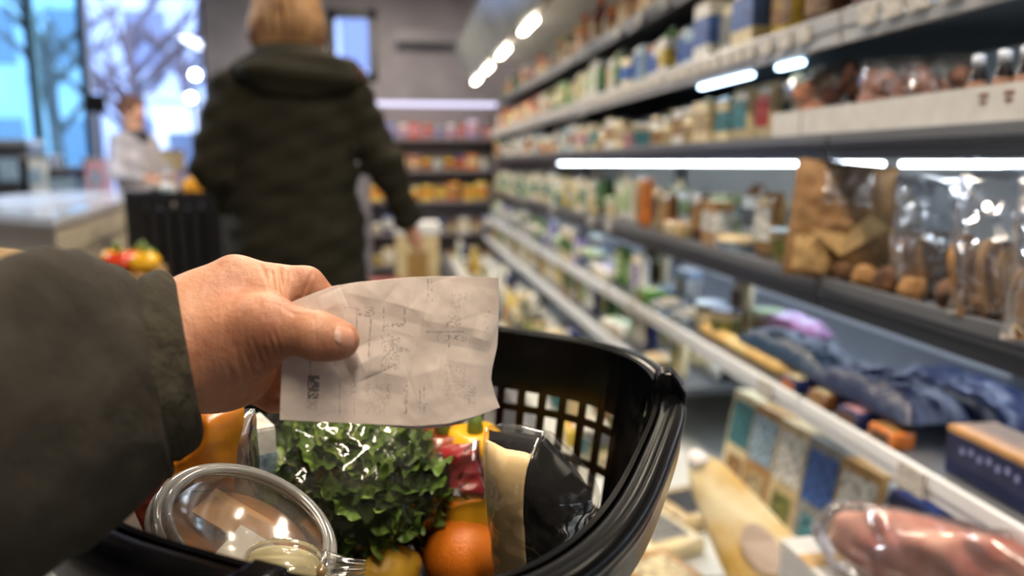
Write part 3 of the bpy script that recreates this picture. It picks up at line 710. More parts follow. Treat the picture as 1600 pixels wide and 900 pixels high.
for k, px in enumerate((1525, 1565, 1600)):
    p = PX(px, 150, 0.895); 
    t = thing('small_bottle', f'small dark bottle with white cap in the tray, {ordinal(k+1)} from the snack bags', 'bottle', (p[0], p[1], tz+0.004), 'small bottles in the white tray')
    part('body', MB().lathe([(0.012, 0), (0.014, 0.004), (0.014, 0.072), (0.008, 0.088), (0.007, 0.1)], 14), M_darkb, t, True)
    part('label_band', MB().lathe([(0.0146, 0.058), (0.0146, 0.070)], 14, cap=False), mat('orange_label', (168, 124, 100), 0.5), t, True)
    part('cap', MB().lathe([(0.0095, 0.094), (0.0095, 0.108), (0.008, 0.110)], 12), mat('bottle_cap_white', (220, 224, 232), 0.35), t, True)
B_ = 'goods on the third shelf beyond the white tray'
zB = SHELF['B'][0]
def at_shelf(px, py, X, z): p = PX(px, py, X); return (float(p[0]), float(p[1]), z)
product('jar', 'red', 'orange', 'red', at_shelf(1168, 170, 0.96, zB), 0.2, 'red jar with orange label beside the white cardboard tray', B_, 0.95)
product('pouch', 'brown', 'charcoal', 'tan', at_shelf(1218, 160, 1.14, zB), 0.2, 'dark brown pouch behind the red jar on the third shelf', B_, 1.1)
product('pouch', 'white', 'red', 'grey', at_shelf(1100, 180, 0.93, zB), 0.1, 'white pouch with red print, nearest pouch left of the red jar', B_, 0.85)
product('pouch', 'pale blue', 'yellow', 'blue', at_shelf(1070, 180, 0.93, zB), 0.1, 'pale blue pouch with yellow print, left of the red and white pouch', B_, 0.82)
# second shelf, near end
A_ = 'large packs at the near end of the second shelf'
zA = SHELF['A'][0]
product('box', 'cream', 'blue', 'white', at_shelf(1178, 60, 0.93, zA), 0.0, 'tall cream box with blue print on the second shelf, nearest of the pair', A_, (1.2, 1.25, 1.5))
product('box', 'white', 'blue', 'cream', at_shelf(1112, 80, 0.93, zA), 0.0, 'tall white box with blue print on the second shelf, farther of the pair', A_, (1.2, 1.15, 1.45))
product('bag', 'yellow', 'tan', 'cream', at_shelf(1232, 40, 0.95, zA), 0.1, 'yellow bag right of the tall blue-printed boxes', A_, 0.9)
product('bag', 'brown', 'tan', 'orange', at_shelf(1290, 30, 0.97, zA), 0.1, 'shiny brown bag nearest the camera on the second shelf', A_, 1.0)
product('bag', 'brown', 'tan', 'cream', at_shelf(1370, 10, 0.97, zA), 0.1, 'brown bag at the picture edge on the second shelf', A_, 1.0)

# fifth shelf: rolls, blue bags, navy boxes
M_roll = mat('yellow_wrapped_roll', (206, 168, 92), 0.45, var=0.25, vscale=25, bump=.3, bscale=40)
zD = SHELF['D'][0]
def roll(pa, pb, r, label):
    a, b = np.array(pa), np.array(pb); a[2] = b[2] = zD+r+0.001; c = (a+b)/2; L_ = np.linalg.norm(b-a)
    t = thing('wrapped_roll', label, 'roll', mw=frame((c[0], c[1], zD), b-a, (0, 0, 1)), group='yellow rolls on the fifth shelf')
    n = 14
    mb = MB().tube([((-.5+k/n)*L_, r, 0) for k in range(n+1)], [r*(0.72 if k in (0, n) else 1.0+0.03*sin(k*2.1)) for k in range(n+1)], 16)
    part('wrap', mb, M_roll, t, True)
    part('paper_band', MB().tube([((-.12+.03*k)*L_, r, 0) for k in range(9)], r*1.03, 16, cap=False), mat('roll_band', (224, 196, 130), .5, var=.3, vscale=60), t, True)
    for s in (-1, 1): part('twisted_end', MB().tube([(s*.5*L_, r, 0), (s*(.5*L_+.008), r, 0), (s*(.5*L_+.014), r, 0)], [r*.72, r*.4, r*.5], 12), M_roll, t, True)
roll(PX(1100, 512, 0.88), PX(1232, 612, 0.88), 0.020, 'long yellow wrapped roll at the front edge of the fifth shelf')
roll(PX(1130, 492, 0.965), PX(1222, 545, 0.965), 0.020, 'shorter yellow wrapped roll behind the long roll')
M_blue = mat('blue_crinkled_foil', (18, 32, 62), 0.42, bump=.6, bscale=50, col2=(20, 30, 62), vscale=14)
M_navy = mat('navy_print', (24, 34, 74), 0.35, var=.3, vscale=30)
M_lilac = mat('lilac_foil', (176, 170, 196), 0.25, col2=(190, 110, 150), vscale=12, bump=.4, bscale=40)
M_tealf = mat('teal_foil', (20, 50, 70), 0.4, bump=.6, bscale=50, col2=(20, 44, 70), vscale=16)
def lying_bag(pa, pb, wd, tk, m_, seed, label, X_up=(0, 0, 1), zoff=0.0, film_too=False, nm='foil_bag', band=None):
    a, b = np.array(pa), np.array(pb); c = (a+b)/2; L_ = np.linalg.norm(b-a)
    x = Vector(b-a); up = Vector(X_up); up = (up-x.normalized()*up.dot(x.normalized())).normalized(); y = up.cross(x)
    t = thing(nm, label, 'bag', mw=frame(c, x, y))
    me = crumpled_pouch(L_, wd, tk, seed, tk*0.16, 24, 36, 20); part('bag', me, m_, t)
    if band:
        part('label_panel', front_patch(L_, wd, tk, seed, -.1, .45, -.5, .5, 1, tk*0.14, 0.0), band, t, True)
    if film_too:
        me = crumpled_pouch(L_*1.06, wd*1.08, tk*1.25, seed+3, tk*0.2, 22, 36, 20); part('film', me, F_clear, t)
    return t
def on(px, py, X, z): p = PX(px, py, X); p[2] = z; return p
lying_bag(on(1185, 545, 0.93, zD+.045), on(1330, 600, 0.93, zD+.05), 0.13, 0.07, M_tealf, 3.3, 'teal crinkled foil bag lying against the yellow rolls')
lying_bag(on(1310, 590, 0.92, zD+.045), on(1470, 660, 0.92, zD+.05), 0.13, 0.075, M_blue, 5.7, 'dark blue crinkled foil bag between teal bag and navy box')
lying_bag(on(1205, 500, 1.05, zD+.05), on(1275, 515, 1.06, zD+.05), 0.12, 0.06, M_lilac, 7.7, 'lilac and pink foil bag behind the yellow rolls')
lying_bag(on(1420, 610, 1.06, zD+.05), on(1620, 700, 1.06, zD+.05), 0.13, 0.07, mat('steel_blue_foil', (34, 44, 76), .4, bump=.5, bscale=40), 8.7, 'steel blue foil bag behind the navy boxes')
def navy_box(px0, px1, label):
    a = PX(px0, 680, 0.865); b = PX(px1, 730, 0.865)
    L_ = float(a[1]-b[1]); t = thing('navy_box', label, 'box', (0.91, float(a[1]+b[1])/2, zD+.001), 'navy boxes on the fifth shelf')
    part('body', MB().box((0, 0, 0.036), (0.085, L_*0.97, 0.072), 0.004), M_navy, t)
    part('orange_lid_edge', MB().box((0, 0, 0.0745), (0.086, L_*0.98, 0.012), 0.004), mat('orange_card', (190, 142, 84), .5, var=.2, vscale=30), t)
    for q in range(7):
        part('pale_letter', MB().box((-0.0432, L_*(0.30-0.09*q), 0.048+0.004*(q % 2)), (0.001, L_*0.045, 0.010)), mat('pale_print', (120, 128, 170), .5), t)
navy_box(1475, 1640, 'navy box with orange top edge and pale lettering on the fifth shelf')
navy_box(1650, 1900, 'navy box with orange top edge nearest the camera, cut by the picture edge')
for k, (px, py, c) in enumerate([(1245, 615, ('navy', 'cream', 'orange')), (1290, 637, ('brown', 'cream', 'tan')), (1340, 660, ('navy', 'pink', 'brown')), (1392, 690, ('orange', 'tan', 'brown'))]):
    product('block', *c, at_shelf(px, py, 0.86, zD), 0.0, f'small {c[0]} packet at the front of the fifth shelf, {ordinal(k+1)} from the yellow roll', 'small packets along the fifth shelf', (0.5, 0.62, 0.62))

# lowest deck near the basket
def lean_pack(Y, X, wd, ht, tk, c, label, lean=0.28, hoff=0.0):
    t = thing('flat_carton', label, 'carton', (X, Y, DECK_Z+.001+hoff), 'flat cartons leaning on the lowest deck')
    t.rotation_euler = (0, lean, 0.12)
    o = part('body', MB().box((0, 0, ht/2), (tk, wd, ht), 0.002), M_pk, t, color=COLS[c[0]])
    part('label_panel', MB().box((-tk/2-0.0007, 0, ht*0.72), (0.0015, wd*0.86, ht*0.4)), M_lab, t, color=COLS[c[1]])
    part('lower_print', MB().box((-tk/2-0.0007, 0, ht*0.25), (0.0015, wd*0.6, ht*0.36)), M_lab, t, color=COLS[c[2]])
    part('side_stripe', MB().box((0, -wd/2-0.0007, ht/2), (tk*0.4, 0.0015, ht*0.94)), M_pk, t, color=COLS[c[1]])
for k, (Y, X, c, lab) in enumerate([(1.80, 0.86, ('cream', 'teal', 'tan'), 'cream flat carton with teal flowers, farthest of the leaning cartons'),
                                    (1.68, 0.86, ('tan', 'pale blue', 'beige'), 'tan flat carton with pale blue print, second of the leaning cartons'),
                                    (1.56, 0.865, ('beige', 'white', 'olive'), 'beige flat carton with white panel among the leaning cartons'),
                                    (1.44, 0.87, ('grey', 'blue', 'teal'), 'grey flat carton with bright blue top panel among the leaning cartons'),
                                    (1.32, 0.875, ('tan', 'white', 'green'), 'tan flat carton with white and green print, nearest leaning carton')]):
    lean_pack(Y, X, 0.112, 0.29, 0.05, c, lab, 0.16)
for k, (Y, c, lab) in enumerate([(1.20, ('navy', 'charcoal', 'cream'), 'navy box right of the leaning cartons on the lowest deck'), (1.08, ('navy', 'beige', 'white'), 'navy box with beige panel behind the packed meat'),
                                 (0.97, ('charcoal', 'pale blue', 'navy'), 'charcoal box with pale blue panel above the packed meat')]):
    lean_pack(Y, 0.90, 0.108, 0.27, 0.05, c, lab, 0.16)
M_cone = mat('cream_printed_paper', (222, 210, 172), 0.5, col2=(198, 160, 84), vscale=9, bump=.2, bscale=30)
a, b = P(1085, 712, 1.56), P(1250, 965, 1.47)
c = (a+b)/2; L_ = np.linalg.norm(b-a)
t = thing('paper_cone_pack', 'cream paper cone pack with ochre tip lying on the lowest deck', 'pack', mw=frame(c, b-a, RT))
mb = MB(); n = 16
rows = []
for i in range(n+1):
    f_ = i/n; r = 0.028+0.075*f_**0.8; r *= (0.5 if i == 0 else 0.85 if i == 1 else 1)
    rows.append([((f_-.5)*L_, r*cos(q)*1.0, 0.45*r*sin(q)+0.002*sin(5*q+i)) for q in np.linspace(0, 2*pi, 24, endpoint=False)])
mb.grid(rows, closed_v=True); mb.f += [tuple(range(24)), tuple(n*24+k for k in range(24))]
part('wrapper', mb, M_cone, t, True)
part('tip_cap', MB().tube([(-.5*L_-0.012, 0, 0), (-.5*L_, 0, 0), (-.5*L_+0.02, 0, 0)], [0.006, 0.018, 0.026], 16), mat('white_tip', (230, 222, 214), .4), t, True)
part('round_print', MB().add([(0.03+0.05*cos(q), 0.034*sin(q), 0.048*1.0-0.3*(0.034*sin(q))**2/0.05) for q in np.linspace(0, 2*pi, 20, endpoint=False)], [tuple(range(20))]), mat('mauve_print', (186, 166, 150), .5), t)
for k, (px, py, c, lab, sc) in enumerate([(1022, 830, ('cream', 'grey', 'tan'), 'large flat cream pack with grey square beside the basket', (1.7, 1.7, .8)),
                                          (1075, 790, ('beige', 'charcoal', 'cream'), 'large flat beige pack beyond the cream pack beside the basket', (1.5, 1.5, .8)),
                                          (1035, 905, ('tan', 'cream', 'cream'), 'flat tan pack lowest in the picture beside the basket', (1.7, 1.7, .8))]):
    p = PZ(px, py, DECK_Z+.03)
    product('block', *c, (p[0], p[1], DECK_Z+.001), 0.3, lab, 'flat packs beside the basket', sc)
# boxes that carry the meat
for k, (Y, X) in enumerate([(1.08, 0.74), (0.90, 0.74), (0.72, 0.74)]):
    t = thing('white_carton_box', f'plain white carton under the packed meat, {ordinal(k+1)} from the leaning cartons', 'box', (X, Y, DECK_Z+.001), 'plain cartons under the packed meat')
    part('body', MB().box((0, 0, 0.12), (0.20, 0.16, 0.24), 0.004), M_card, t)
    part('tape', MB().box((0, 0, 0.2405), (0.2, 0.04, 0.001)), M_kraft2, t)
# film-wrapped meat
M_meat = mat('cured_meat', (166, 74, 62), 0.4, col2=(214, 160, 140), vscale=16, bump=.5, bscale=20, detail=8)
a, b = P(1320, 842, 1.22), P(1640, 930, 0.98)
c = (a+b)/2; L_ = np.linalg.norm(b-a)
t = thing('packed_meat', 'shrink-wrapped piece of pink cured meat on the lowest deck', 'meat', mw=frame(c, b-a, np.cross(-FW, b-a)))
def meatf(p):
    d = sd_ell(p, (0.03, 0, 0), (L_*0.48, 0.062, 0.05))
    d = smin(d, sd_ell(p, (-0.10, 0.01, 0.0), (0.06, 0.048, 0.04)), 0.03)
    return d+0.006*np.sin(p[..., 0]*45+p[..., 1]*60)*np.sin(p[..., 1]*70+1)+0.004*np.sin(p[..., 2]*110+p[..., 0]*30)
V, Fq = nets(meatf, (-.25, -.09, -.08), (.25, .09, .08), 0.006); V = smooth_verts(V, Fq, 1)
part('meat', np_mesh('meat', V, Fq), M_meat, t)
def meatw(p): return np.minimum(smin(meatf(p), sd_ell(p, (-L_*0.46, 0.005, 0), (0.05, 0.05, 0.04)), 0.03), 9)-0.007+0.004*np.sin(p[..., 0]*80)*np.sin(p[..., 1]*90)
V, Fq = nets(meatw, (-.28, -.11, -.1), (.28, .11, .1), 0.006); part('shrink_film', np_mesh('film', V, Fq), F_clear, t)

# ================================================================ THE SHOPPER WALKING AWAY
WD = 2.84
wp = P(460, 255, WD); WXY = (float(wp[0]), float(wp[1]))
def wl(px, py, y=0.0): return np.array([(px-460)/422.0, y, 1.10+(255-py)/422.0])
M_coat = mat('olive_parka_cloth', (40, 38, 28), 0.9, var=0.35, vscale=9, bump=0.5, bscale=60, spec=.2)
M_hair = mat('dark_blonde_hair', (160, 122, 80), 0.5, col2=(110, 78, 48), vscale=14, bump=.6, bscale=70)
M_skin2 = mat('shopper_skin', (196, 146, 118), 0.5)
M_trous = mat('dark_trousers', (28, 28, 34), 0.8, var=.3, vscale=20)
M_shoe = mat('black_boot_leather', (20, 19, 19), 0.4)
wm = thing('person', 'person in a dark olive hooded parka walking away down the aisle', 'person', (WXY[0], WXY[1], 0))
wm.rotation_euler = (0, 0, -math.atan2(WXY[0], WXY[1]))
def bodyf(p):
    d = sd_ell(p, (0.0, 0.02, 1.615), (0.078, 0.10, 0.115))                   # head
    d = smin(d, sd_ell(p, (0, 0.045, 1.55), (0.055, 0.07, 0.05)), 0.03)        # jaw
    d = smin(d, sd_cone(p, (0, 0.115, 1.625), (0, 0.135, 1.585), 0.010, 0.016), 0.012)   # nose
    for s in (-1, 1):
        d = smin(d, sd_ell(p, (s*0.082, 0.005, 1.60), (0.012, 0.022, 0.034)), 0.01)
        d = np.maximum(d, -sd_ell(p, (s*0.032, 0.122, 1.625), (0.016, 0.012, 0.009)))
    d = np.maximum(d, -sd_ell(p, (0, 0.132, 1.55), (0.026, 0.012, 0.004)))
    d = smin(d, sd_cone(p, (0, 0.0, 1.50), (0, -0.01, 1.38), 0.055, 0.062), 0.04)
    d = smin(d, sd_ell(p, (0, 0, 1.18), (0.17, 0.11, 0.26)), 0.08)
    d = smin(d, sd_ell(p, (0, 0, 0.90), (0.16, 0.12, 0.14)), 0.08)
    for s, kn, an in ((-1, (-.11, .10, .50), (-.11, .10, .10)), (1, (.10, -.02, .50), (.10, -.16, .14))):
        d = smin(d, sd_cone(p, (s*.09, 0, .88), kn, .085, .058), .05); d = smin(d, sd_cone(p, kn, an, .058, .04), .03)
    # arms and hands
    for sh, el, wr in (((.17, 0, 1.36), (.31, -.01, 1.12), (.425, .05, .86)), ((-.17, 0, 1.36), (-.27, -.02, 1.10), (-.23, .12, .93))):
        d = smin(d, sd_cone(p, sh, el, .05, .042), .05); d = smin(d, sd_cone(p, el, wr, .042, .028), .02)
        w_ = np.array(wr); f_ = w_-np.array(el); f_ /= np.linalg.norm(f_)
        d = smin(d, sd_cone(p, w_+f_*.02, w_+f_*.07, .028, .032), .015)
        for q in range(4):
            o_ = np.array([0, -.027+.018*q, 0]); e1 = w_+f_*.10+o_; e2 = w_+f_*(.135+.012*(q in (1, 2)))+o_+np.array([-.012, 0, 0])
            d = smin(d, sd_cone(p, w_+f_*.07+o_*.8, e1, .0105, .0095), .004); d = smin(d, sd_cone(p, e1, e2, .0095, .008), .004)
        d = smin(d, sd_cone(p, w_+f_*.03+np.array([0, .03, 0]), w_+f_*.085+np.array([-.01, .048, 0]), .012, .009), .006)
    return d
V, Fq = nets(bodyf, (-.5, -.35, .05), (.62, .35, 1.76), 0.0085); V = smooth_verts(V, Fq, 1)
part('body', np_mesh('body', V, Fq), M_skin2, wm)
def coatf(p):
    d = sd_ell(p, (0.0, -0.01, 1.24), (0.225, 0.155, 0.22))
    d = smin(d, sd_cone(p, (-.17, 0, 1.345), (.18, 0, 1.345), .085, .085), .06)
    d = smin(d, sd_ell(p, (0.0, 0, 0.98), (0.235, 0.165, 0.24)), .10)
    d = smin(d, sd_cone(p, (-.08, 0, 0.80), (-.085, 0, 0.62), .165, .165), .10)
    d = smin(d, sd_cone(p, (.085, 0, 0.80), (.09, 0, 0.62), .165, .165), .10)
    for sh, el, wr in (((.20, 0, 1.345), (.325, -.01, 1.11), (.425, .045, .88)), ((-.20, 0, 1.335), (-.285, -.03, 1.09), (-.235, .11, .94))):
        d = smin(d, sd_cone(p, sh, el, .092, .072), .05); d = smin(d, sd_cone(p, el, wr, .072, .052), .03)
        w_ = np.array(wr); f_ = w_-np.array(el); f_ /= np.linalg.norm(f_)
        d = np.maximum(d, -sd_cone(p, w_+f_*.03, w_+f_*.12, .04, .045))
    d = np.maximum(d, 0.56-p[..., 2])
    d = np.maximum(d, -sd_ell(p, (0, 0, .54), (.19, .13, .10)))
    d = np.maximum(d, -sd_cone(p, (0, 0, 1.42), (0, .03, 1.6), .065, .10))
    x, y, z = p[..., 0], p[..., 1], p[..., 2]
    return d+0.006*np.sin(z*38+x*9)*np.sin(x*14+z*11)+0.004*np.sin(z*70-x*30)+0.008*np.exp(-((z-.985)/.02)**2)
V, Fq = nets(coatf, (-.52, -.3, .5), (.62, .3, 1.5), 0.010); V = smooth_verts(V, Fq, 1)
coat = part('parka', np_mesh('parka', V, Fq), M_coat, wm)
def hoodf(p):
    d = sd_ell(p, (0.03, -0.13, 1.405), (0.20, 0.085, 0.085))
    d = smin(d, sd_cone(p, (-.15, -.04, 1.42), (-.11, .07, 1.45), .055, .05), .05)
    d = smin(d, sd_cone(p, (.19, -.04, 1.42), (.13, .07, 1.45), .06, .05), .05)
    d = smin(d, sd_ell(p, (0.01, -0.085, 1.475), (0.125, 0.06, 0.055)), .04)
    d = np.maximum(d, -sd_ell(p, (0.0, 0.03, 1.54), (0.10, 0.115, 0.13)))
    return d+0.006*np.sin(p[..., 2]*75+p[..., 0]*8)
V, Fq = nets(hoodf, (-.3, -.26, 1.27), (.34, .18, 1.57), 0.009); V = smooth_verts(V, Fq, 1)
hood = part('hood', np_mesh('hood', V, Fq), M_coat, wm)
M_fur = mat('brown_fur_trim', (74, 52, 36), 0.9, bump=1.0, bscale=160, var=.5, vscale=60)
def furf(p):
    d = smin(sd_cone(p, (.12, -.10, 1.475), (.235, -.05, 1.415), .022, .030), sd_cone(p, (.235, -.05, 1.415), (.20, .06, 1.40), .030, .024), .02)
    return d+0.005*np.sin(p[..., 0]*260)*np.sin(p[..., 2]*240)*np.sin(p[..., 1]*250)
V, Fq = nets(furf, (.05, -.16, 1.33), (.32, .12, 1.53), 0.006); part('fur_trim', np_mesh('fur', V, Fq), M_fur, hood)
def hairf(p):
    d = sd_ell(p, (0.0, -0.012, 1.635), (0.118, 0.122, 0.118))
    d = smin(d, sd_ell(p, (-0.005, -0.045, 1.55), (0.132, 0.085, 0.10)), .05)
    d = np.maximum(d, -sd_ell(p, (0, .14, 1.59), (.085, .10, .10)))
    a = np.arctan2(p[..., 0], -p[..., 1])
    return d+0.0045*np.sin(a*26+p[..., 2]*12)+0.003*np.sin(a*51+2)
V, Fq = nets(hairf, (-.2, -.2, 1.4), (.2, .2, 1.8), 0.007); part('hair', np_mesh('hair', V, Fq), M_hair, wm)
def trouf(p):
    d = sd_ell(p, (0, 0, .84), (.155, .125, .14))
    for s, kn, an in ((-1, (-.11, .10, .50), (-.11, .10, .13)), (1, (.10, -.02, .50), (.10, -.155, .17))):
        d = smin(d, sd_cone(p, (s*.09, 0, .85), kn, .10, .078), .05); d = smin(d, sd_cone(p, kn, an, .078, .062), .03)
    return d+0.003*np.sin(p[..., 2]*60+p[..., 0]*20)
V, Fq = nets(trouf, (-.3, -.3, .05), (.3, .3, 1.0), 0.011); part('trousers', np_mesh('trousers', V, Fq), M_trous, wm)
for (x, y, z, pit) in ((-.11, .10, 0.0, 0), (.10, -.16, 0.0, 0.0)):
    def shoef(p):
        d = sd_ell(p, (x, y+.055, .045), (.048, .135, .05)); d = smin(d, sd_cone(p, (x, y-.03, .05), (x, y-.01, .16), .05, .052), .04)
        return np.maximum(d, 0.002-p[..., 2])
    V, Fq = nets(shoef, (x-.1, y-.15, -.01), (x+.1, y+.25, .25), 0.008)
    sh = part('boot', np_mesh('boot', V, Fq), M_shoe, wm)
    part('sole', MB().prism([(x+.045*cos(q)*(1.0+.08*sin(q)), y+.055+.13*sin(q)) for q in np.linspace(0, 2*pi, 24, endpoint=False)], 0.0, 0.012), M_dark, sh)

# ================================================================ LEFT SIDE: checkout, bins, goods by the window
M_ctop = mat('counter_top_gloss', (205, 208, 214), 0.12, var=.08, vscale=4, coat=.4)
M_cbody = mat('beige_counter_panel', (176, 166, 146), 0.45, var=.12, vscale=3)
M_cstripe = mat('counter_bumper', (134, 126, 108), 0.4)
zt = 0.90
cs = [PZ(84, 342, zt), PZ(243, 299, zt), PZ(110, 294, zt), PZ(-160, 322, zt)]
cc = np.mean(cs, 0); ctr = thing('checkout_counter', 'beige checkout counter with glossy white top by the shop window', 'counter', (cc[0], cc[1], 0))
poly = [(p[0]-cc[0], p[1]-cc[1]) for p in cs]
inner = [(x*.97, y*.97) for x, y in poly]
part('body', MB().prism(inner, 0.08, zt-0.03), M_cbody, ctr)
part('kick_plate', MB().prism([(x*.93, y*.93) for x, y in poly], 0.0, 0.08), M_dark, ctr)
part('worktop', MB().prism(poly, zt-0.03, zt), M_ctop, ctr)
for k in range(5):
    z = 0.20+k*0.13; part('bumper_strip', MB().prism([(x*.978, y*.978) for x, y in poly], z, z+0.035), M_cstripe, ctr)
part('conveyor_belt', MB().prism([(x*.62-.05, y*.62) for x, y in poly], zt, zt+0.006), mat('conveyor_pale', (180, 184, 196), .18), ctr)
# things standing on or behind the counter
def on_counter(px, py, f_): 
    return PZ(px, py, zt)
# sloping window light reflects in the belt; till equipment along the window sill bench
bench_y = YB-0.75
bz = 0.82
bench = thing('window_bench', 'long dark bench under the shop window', 'bench', (-2.9, bench_y, 0))
part('bench_top', MB().box((0, 0, bz-0.02), (3.0, 0.6, 0.04), 0.004), M_dark, bench)
for x in (-1.42, 0, 1.42): part('leg', MB().box((x, 0, (bz-0.04)/2), (0.06, 0.5, bz-0.04)), M_dark, bench)
def bench_at(px): return float(PY(px, 220, bench_y)[0])
def till(px):
    t = thing('till_screen', 'small black till screen standing below the window', 'screen', (bench_at(px), bench_y, bz+.001))
    part('foot', MB().box((0, 0, 0.01), (0.16, 0.16, 0.02), 0.004), M_dark, t)
    part('post', MB().box((0, 0.02, 0.37), (0.04, 0.03, 0.72)), M_dark, t)
    part('monitor', MB().box((0, -0.01, 0.80), (0.17, 0.03, 0.16), 0.006), mat('black_screen', (14, 15, 20), .15), t)
till(156)
def crate_goods(px, wd, ht, colr, label, nm='shop_crate', dep=0.3, dy=0.0):
    t = thing(nm, label, 'crate', (bench_at(px), bench_y+dy, bz+.001), 'crates and cartons on the window bench')
    m_ = mat(f'crate_{colr}', COLS[colr], .5, var=.3, vscale=12)
    part('box_body', MB().box((0, 0, ht*0.45), (wd, dep, ht*.9), 0.006), m_, t)
    part('lid_rim', MB().box((0, 0, ht*0.92), (wd*1.04, dep*1.04, ht*.1), 0.006), M_lid, t, color=COLS['grey'])
    part('label_panel', MB().box((0, -dep/2-.002, ht*.45), (wd*.5, .004, ht*.4)), M_lab, t, color=COLS['pale blue'])
crate_goods(22, 0.34, 0.50, 'charcoal', 'tall charcoal crate at the left end of the window bench')
crate_goods(62, 0.22, 0.36, 'white', 'white carton between charcoal crate and dark bottles on the bench')
crate_goods(118, 0.16, 0.26, 'navy', 'navy carton under the window divider on the bench')
crate_goods(160, 0.16, 0.34, 'pink', 'pink carton beneath the small till screen', dy=-0.14, dep=.2)
crate_goods(262, 0.20, 0.42, 'beige', 'beige carton right of the cashier on the bench')
crate_goods(292, 0.16, 0.24, 'lilac', 'lilac carton at the right end of the window bench')
for k, px in enumerate((88, 96, 104, 138)):
    t = thing('dark_bottle', f'dark glass bottle on the window bench, {ordinal(k+1)} from the white carton', 'bottle', (bench_at(px), bench_y-.14, bz+.001), 'dark bottles on the window bench')
    part('body', MB().lathe([(0.034, 0), (0.038, .01), (0.038, .19), (0.014, .25), (0.013, .31)], 14), M_darkb, t, True)
    part('cap', MB().lathe([(0.016, .30), (0.016, .33)], 12), M_dark, t, True)
    part('label_band', MB().lathe([(0.0386, .06), (0.0386, .15)], 14, cap=False), M_lab, t, True, color=COLS['pale blue'])
# cashier
cp_ = PY(208, 200, 6.6)
cs_ = thing('person', 'person in a pale top with dark collar standing by the window', 'person', (cp_[0], cp_[1], 0))
cs_.rotation_euler = (0, 0, 1.15)
def cashf(p):
    d = sd_ell(p, (0, 0, 1.50), (.075, .09, .11)); d = smin(d, sd_cone(p, (0, -.085, 1.505), (0, -.10, 1.48), .010, .014), .012)
    for s in (-1, 1): d = smin(d, sd_ell(p, (s*.077, 0, 1.49), (.012, .02, .03)), .01); d = np.maximum(d, -sd_ell(p, (s*.03, -.092, 1.515), (.015, .012, .008)))
    d = np.maximum(d, -sd_ell(p, (0, -.098, 1.445), (.024, .012, .004)))
    d = smin(d, sd_cone(p, (0, 0, 1.4), (0, 0, 1.3), .05, .06), .04); d = smin(d, sd_ell(p, (0, 0, 1.12), (.17, .11, .24)), .08); d = smin(d, sd_ell(p, (0, 0, .86), (.16, .12, .14)), .08)
    for s in (-1, 1):
        d = smin(d, sd_cone(p, (s*.085, 0, .84), (s*.09, 0, .06), .085, .045), .04)
        d = smin(d, sd_ell(p, (s*.09, -.05, .03), (.045, .12, .035)), .03)
        d = smin(d, sd_cone(p, (s*.17, 0, 1.26), (s*.24, -.02, 1.02), .05, .042), .05); d = smin(d, sd_cone(p, (s*.24, -.02, 1.02), (s*.14, -.22, .98), .04, .028), .02)
        for q in range(4): d = smin(d, sd_cone(p, (s*(.13-.012*q+.01), -.235, .975+.012*(q-1)), (s*(.10-.008*q), -.30, .96+.012*(q-1)), .011, .009), .008)
        d = smin(d, sd_cone(p, (s*.15, -.23, 1.0), (s*.11, -.27, 1.01), .011, .009), .008)
    return d
V, Fq = nets(cashf, (-.36, -.36, -.01), (.36, .26, 1.66), 0.010); V = smooth_verts(V, Fq, 1)
part('body', np_mesh('body', V, Fq), M_skin2, cs_)
def topf(p):
    d = sd_ell(p, (0, 0, 1.10), (.20, .135, .26)); d = smin(d, sd_cone(p, (-.13, 0, 1.27), (.13, 0, 1.27), .07, .07), .05); d = smin(d, sd_ell(p, (0, 0, .84), (.19, .14, .15)), .08)
    for s in (-1, 1): d = smin(d, sd_cone(p, (s*.17, 0, 1.26), (s*.24, -.02, 1.02), .068, .056), .04); d = smin(d, sd_cone(p, (s*.24, -.02, 1.02), (s*.165, -.17, .985), .056, .042), .02)
    return np.maximum(d, -sd_cone(p, (0, 0, 1.36), (0, 0, 1.5), .06, .09))+.004*np.sin(p[..., 2]*40+p[..., 0]*20)
V, Fq = nets(topf, (-.36, -.3, .64), (.36, .2, 1.4), .011); part('pale_top', np_mesh('top', V, Fq), mat('pale_grey_cloth', (176, 172, 178), .85, var=.3, vscale=10), cs_)
V, Fq = nets(lambda p: np.maximum(smin(sd_ell(p, (0, 0, 1.33), (.11, .10, .045)), sd_ell(p, (0, -.07, 1.29), (.07, .05, .05)), .03), -sd_cone(p, (0, 0, 1.3), (0, 0, 1.5), .055, .075)), (-.16, -.16, 1.2), (.16, .16, 1.42), .009)
part('dark_collar', np_mesh('collar', V, Fq), M_trous, cs_)
V, Fq = nets(lambda p: np.maximum(sd_ell(p, (0, .015, 1.535), (.092, .105, .105)), -sd_ell(p, (0, -.12, 1.48), (.07, .09, .09))), (-.14, -.14, 1.38), (.14, .16, 1.68), .009)
part('hair', np_mesh('hair', V, Fq), mat('brown_hair', (92, 56, 36), .6), cs_)
V, Fq = nets(lambda p: smin(smin(sd_ell(p, (0, 0, .80), (.165, .125, .12)), sd_cone(p, (-.085, 0, .82), (-.09, 0, .10), .10, .062), .05), sd_cone(p, (.085, 0, .82), (.09, 0, .10), .10, .062), .05), (-.25, -.2, .02), (.25, .2, 1), .012)
part('trousers', np_mesh('trousers', V, Fq), M_trous, cs_)

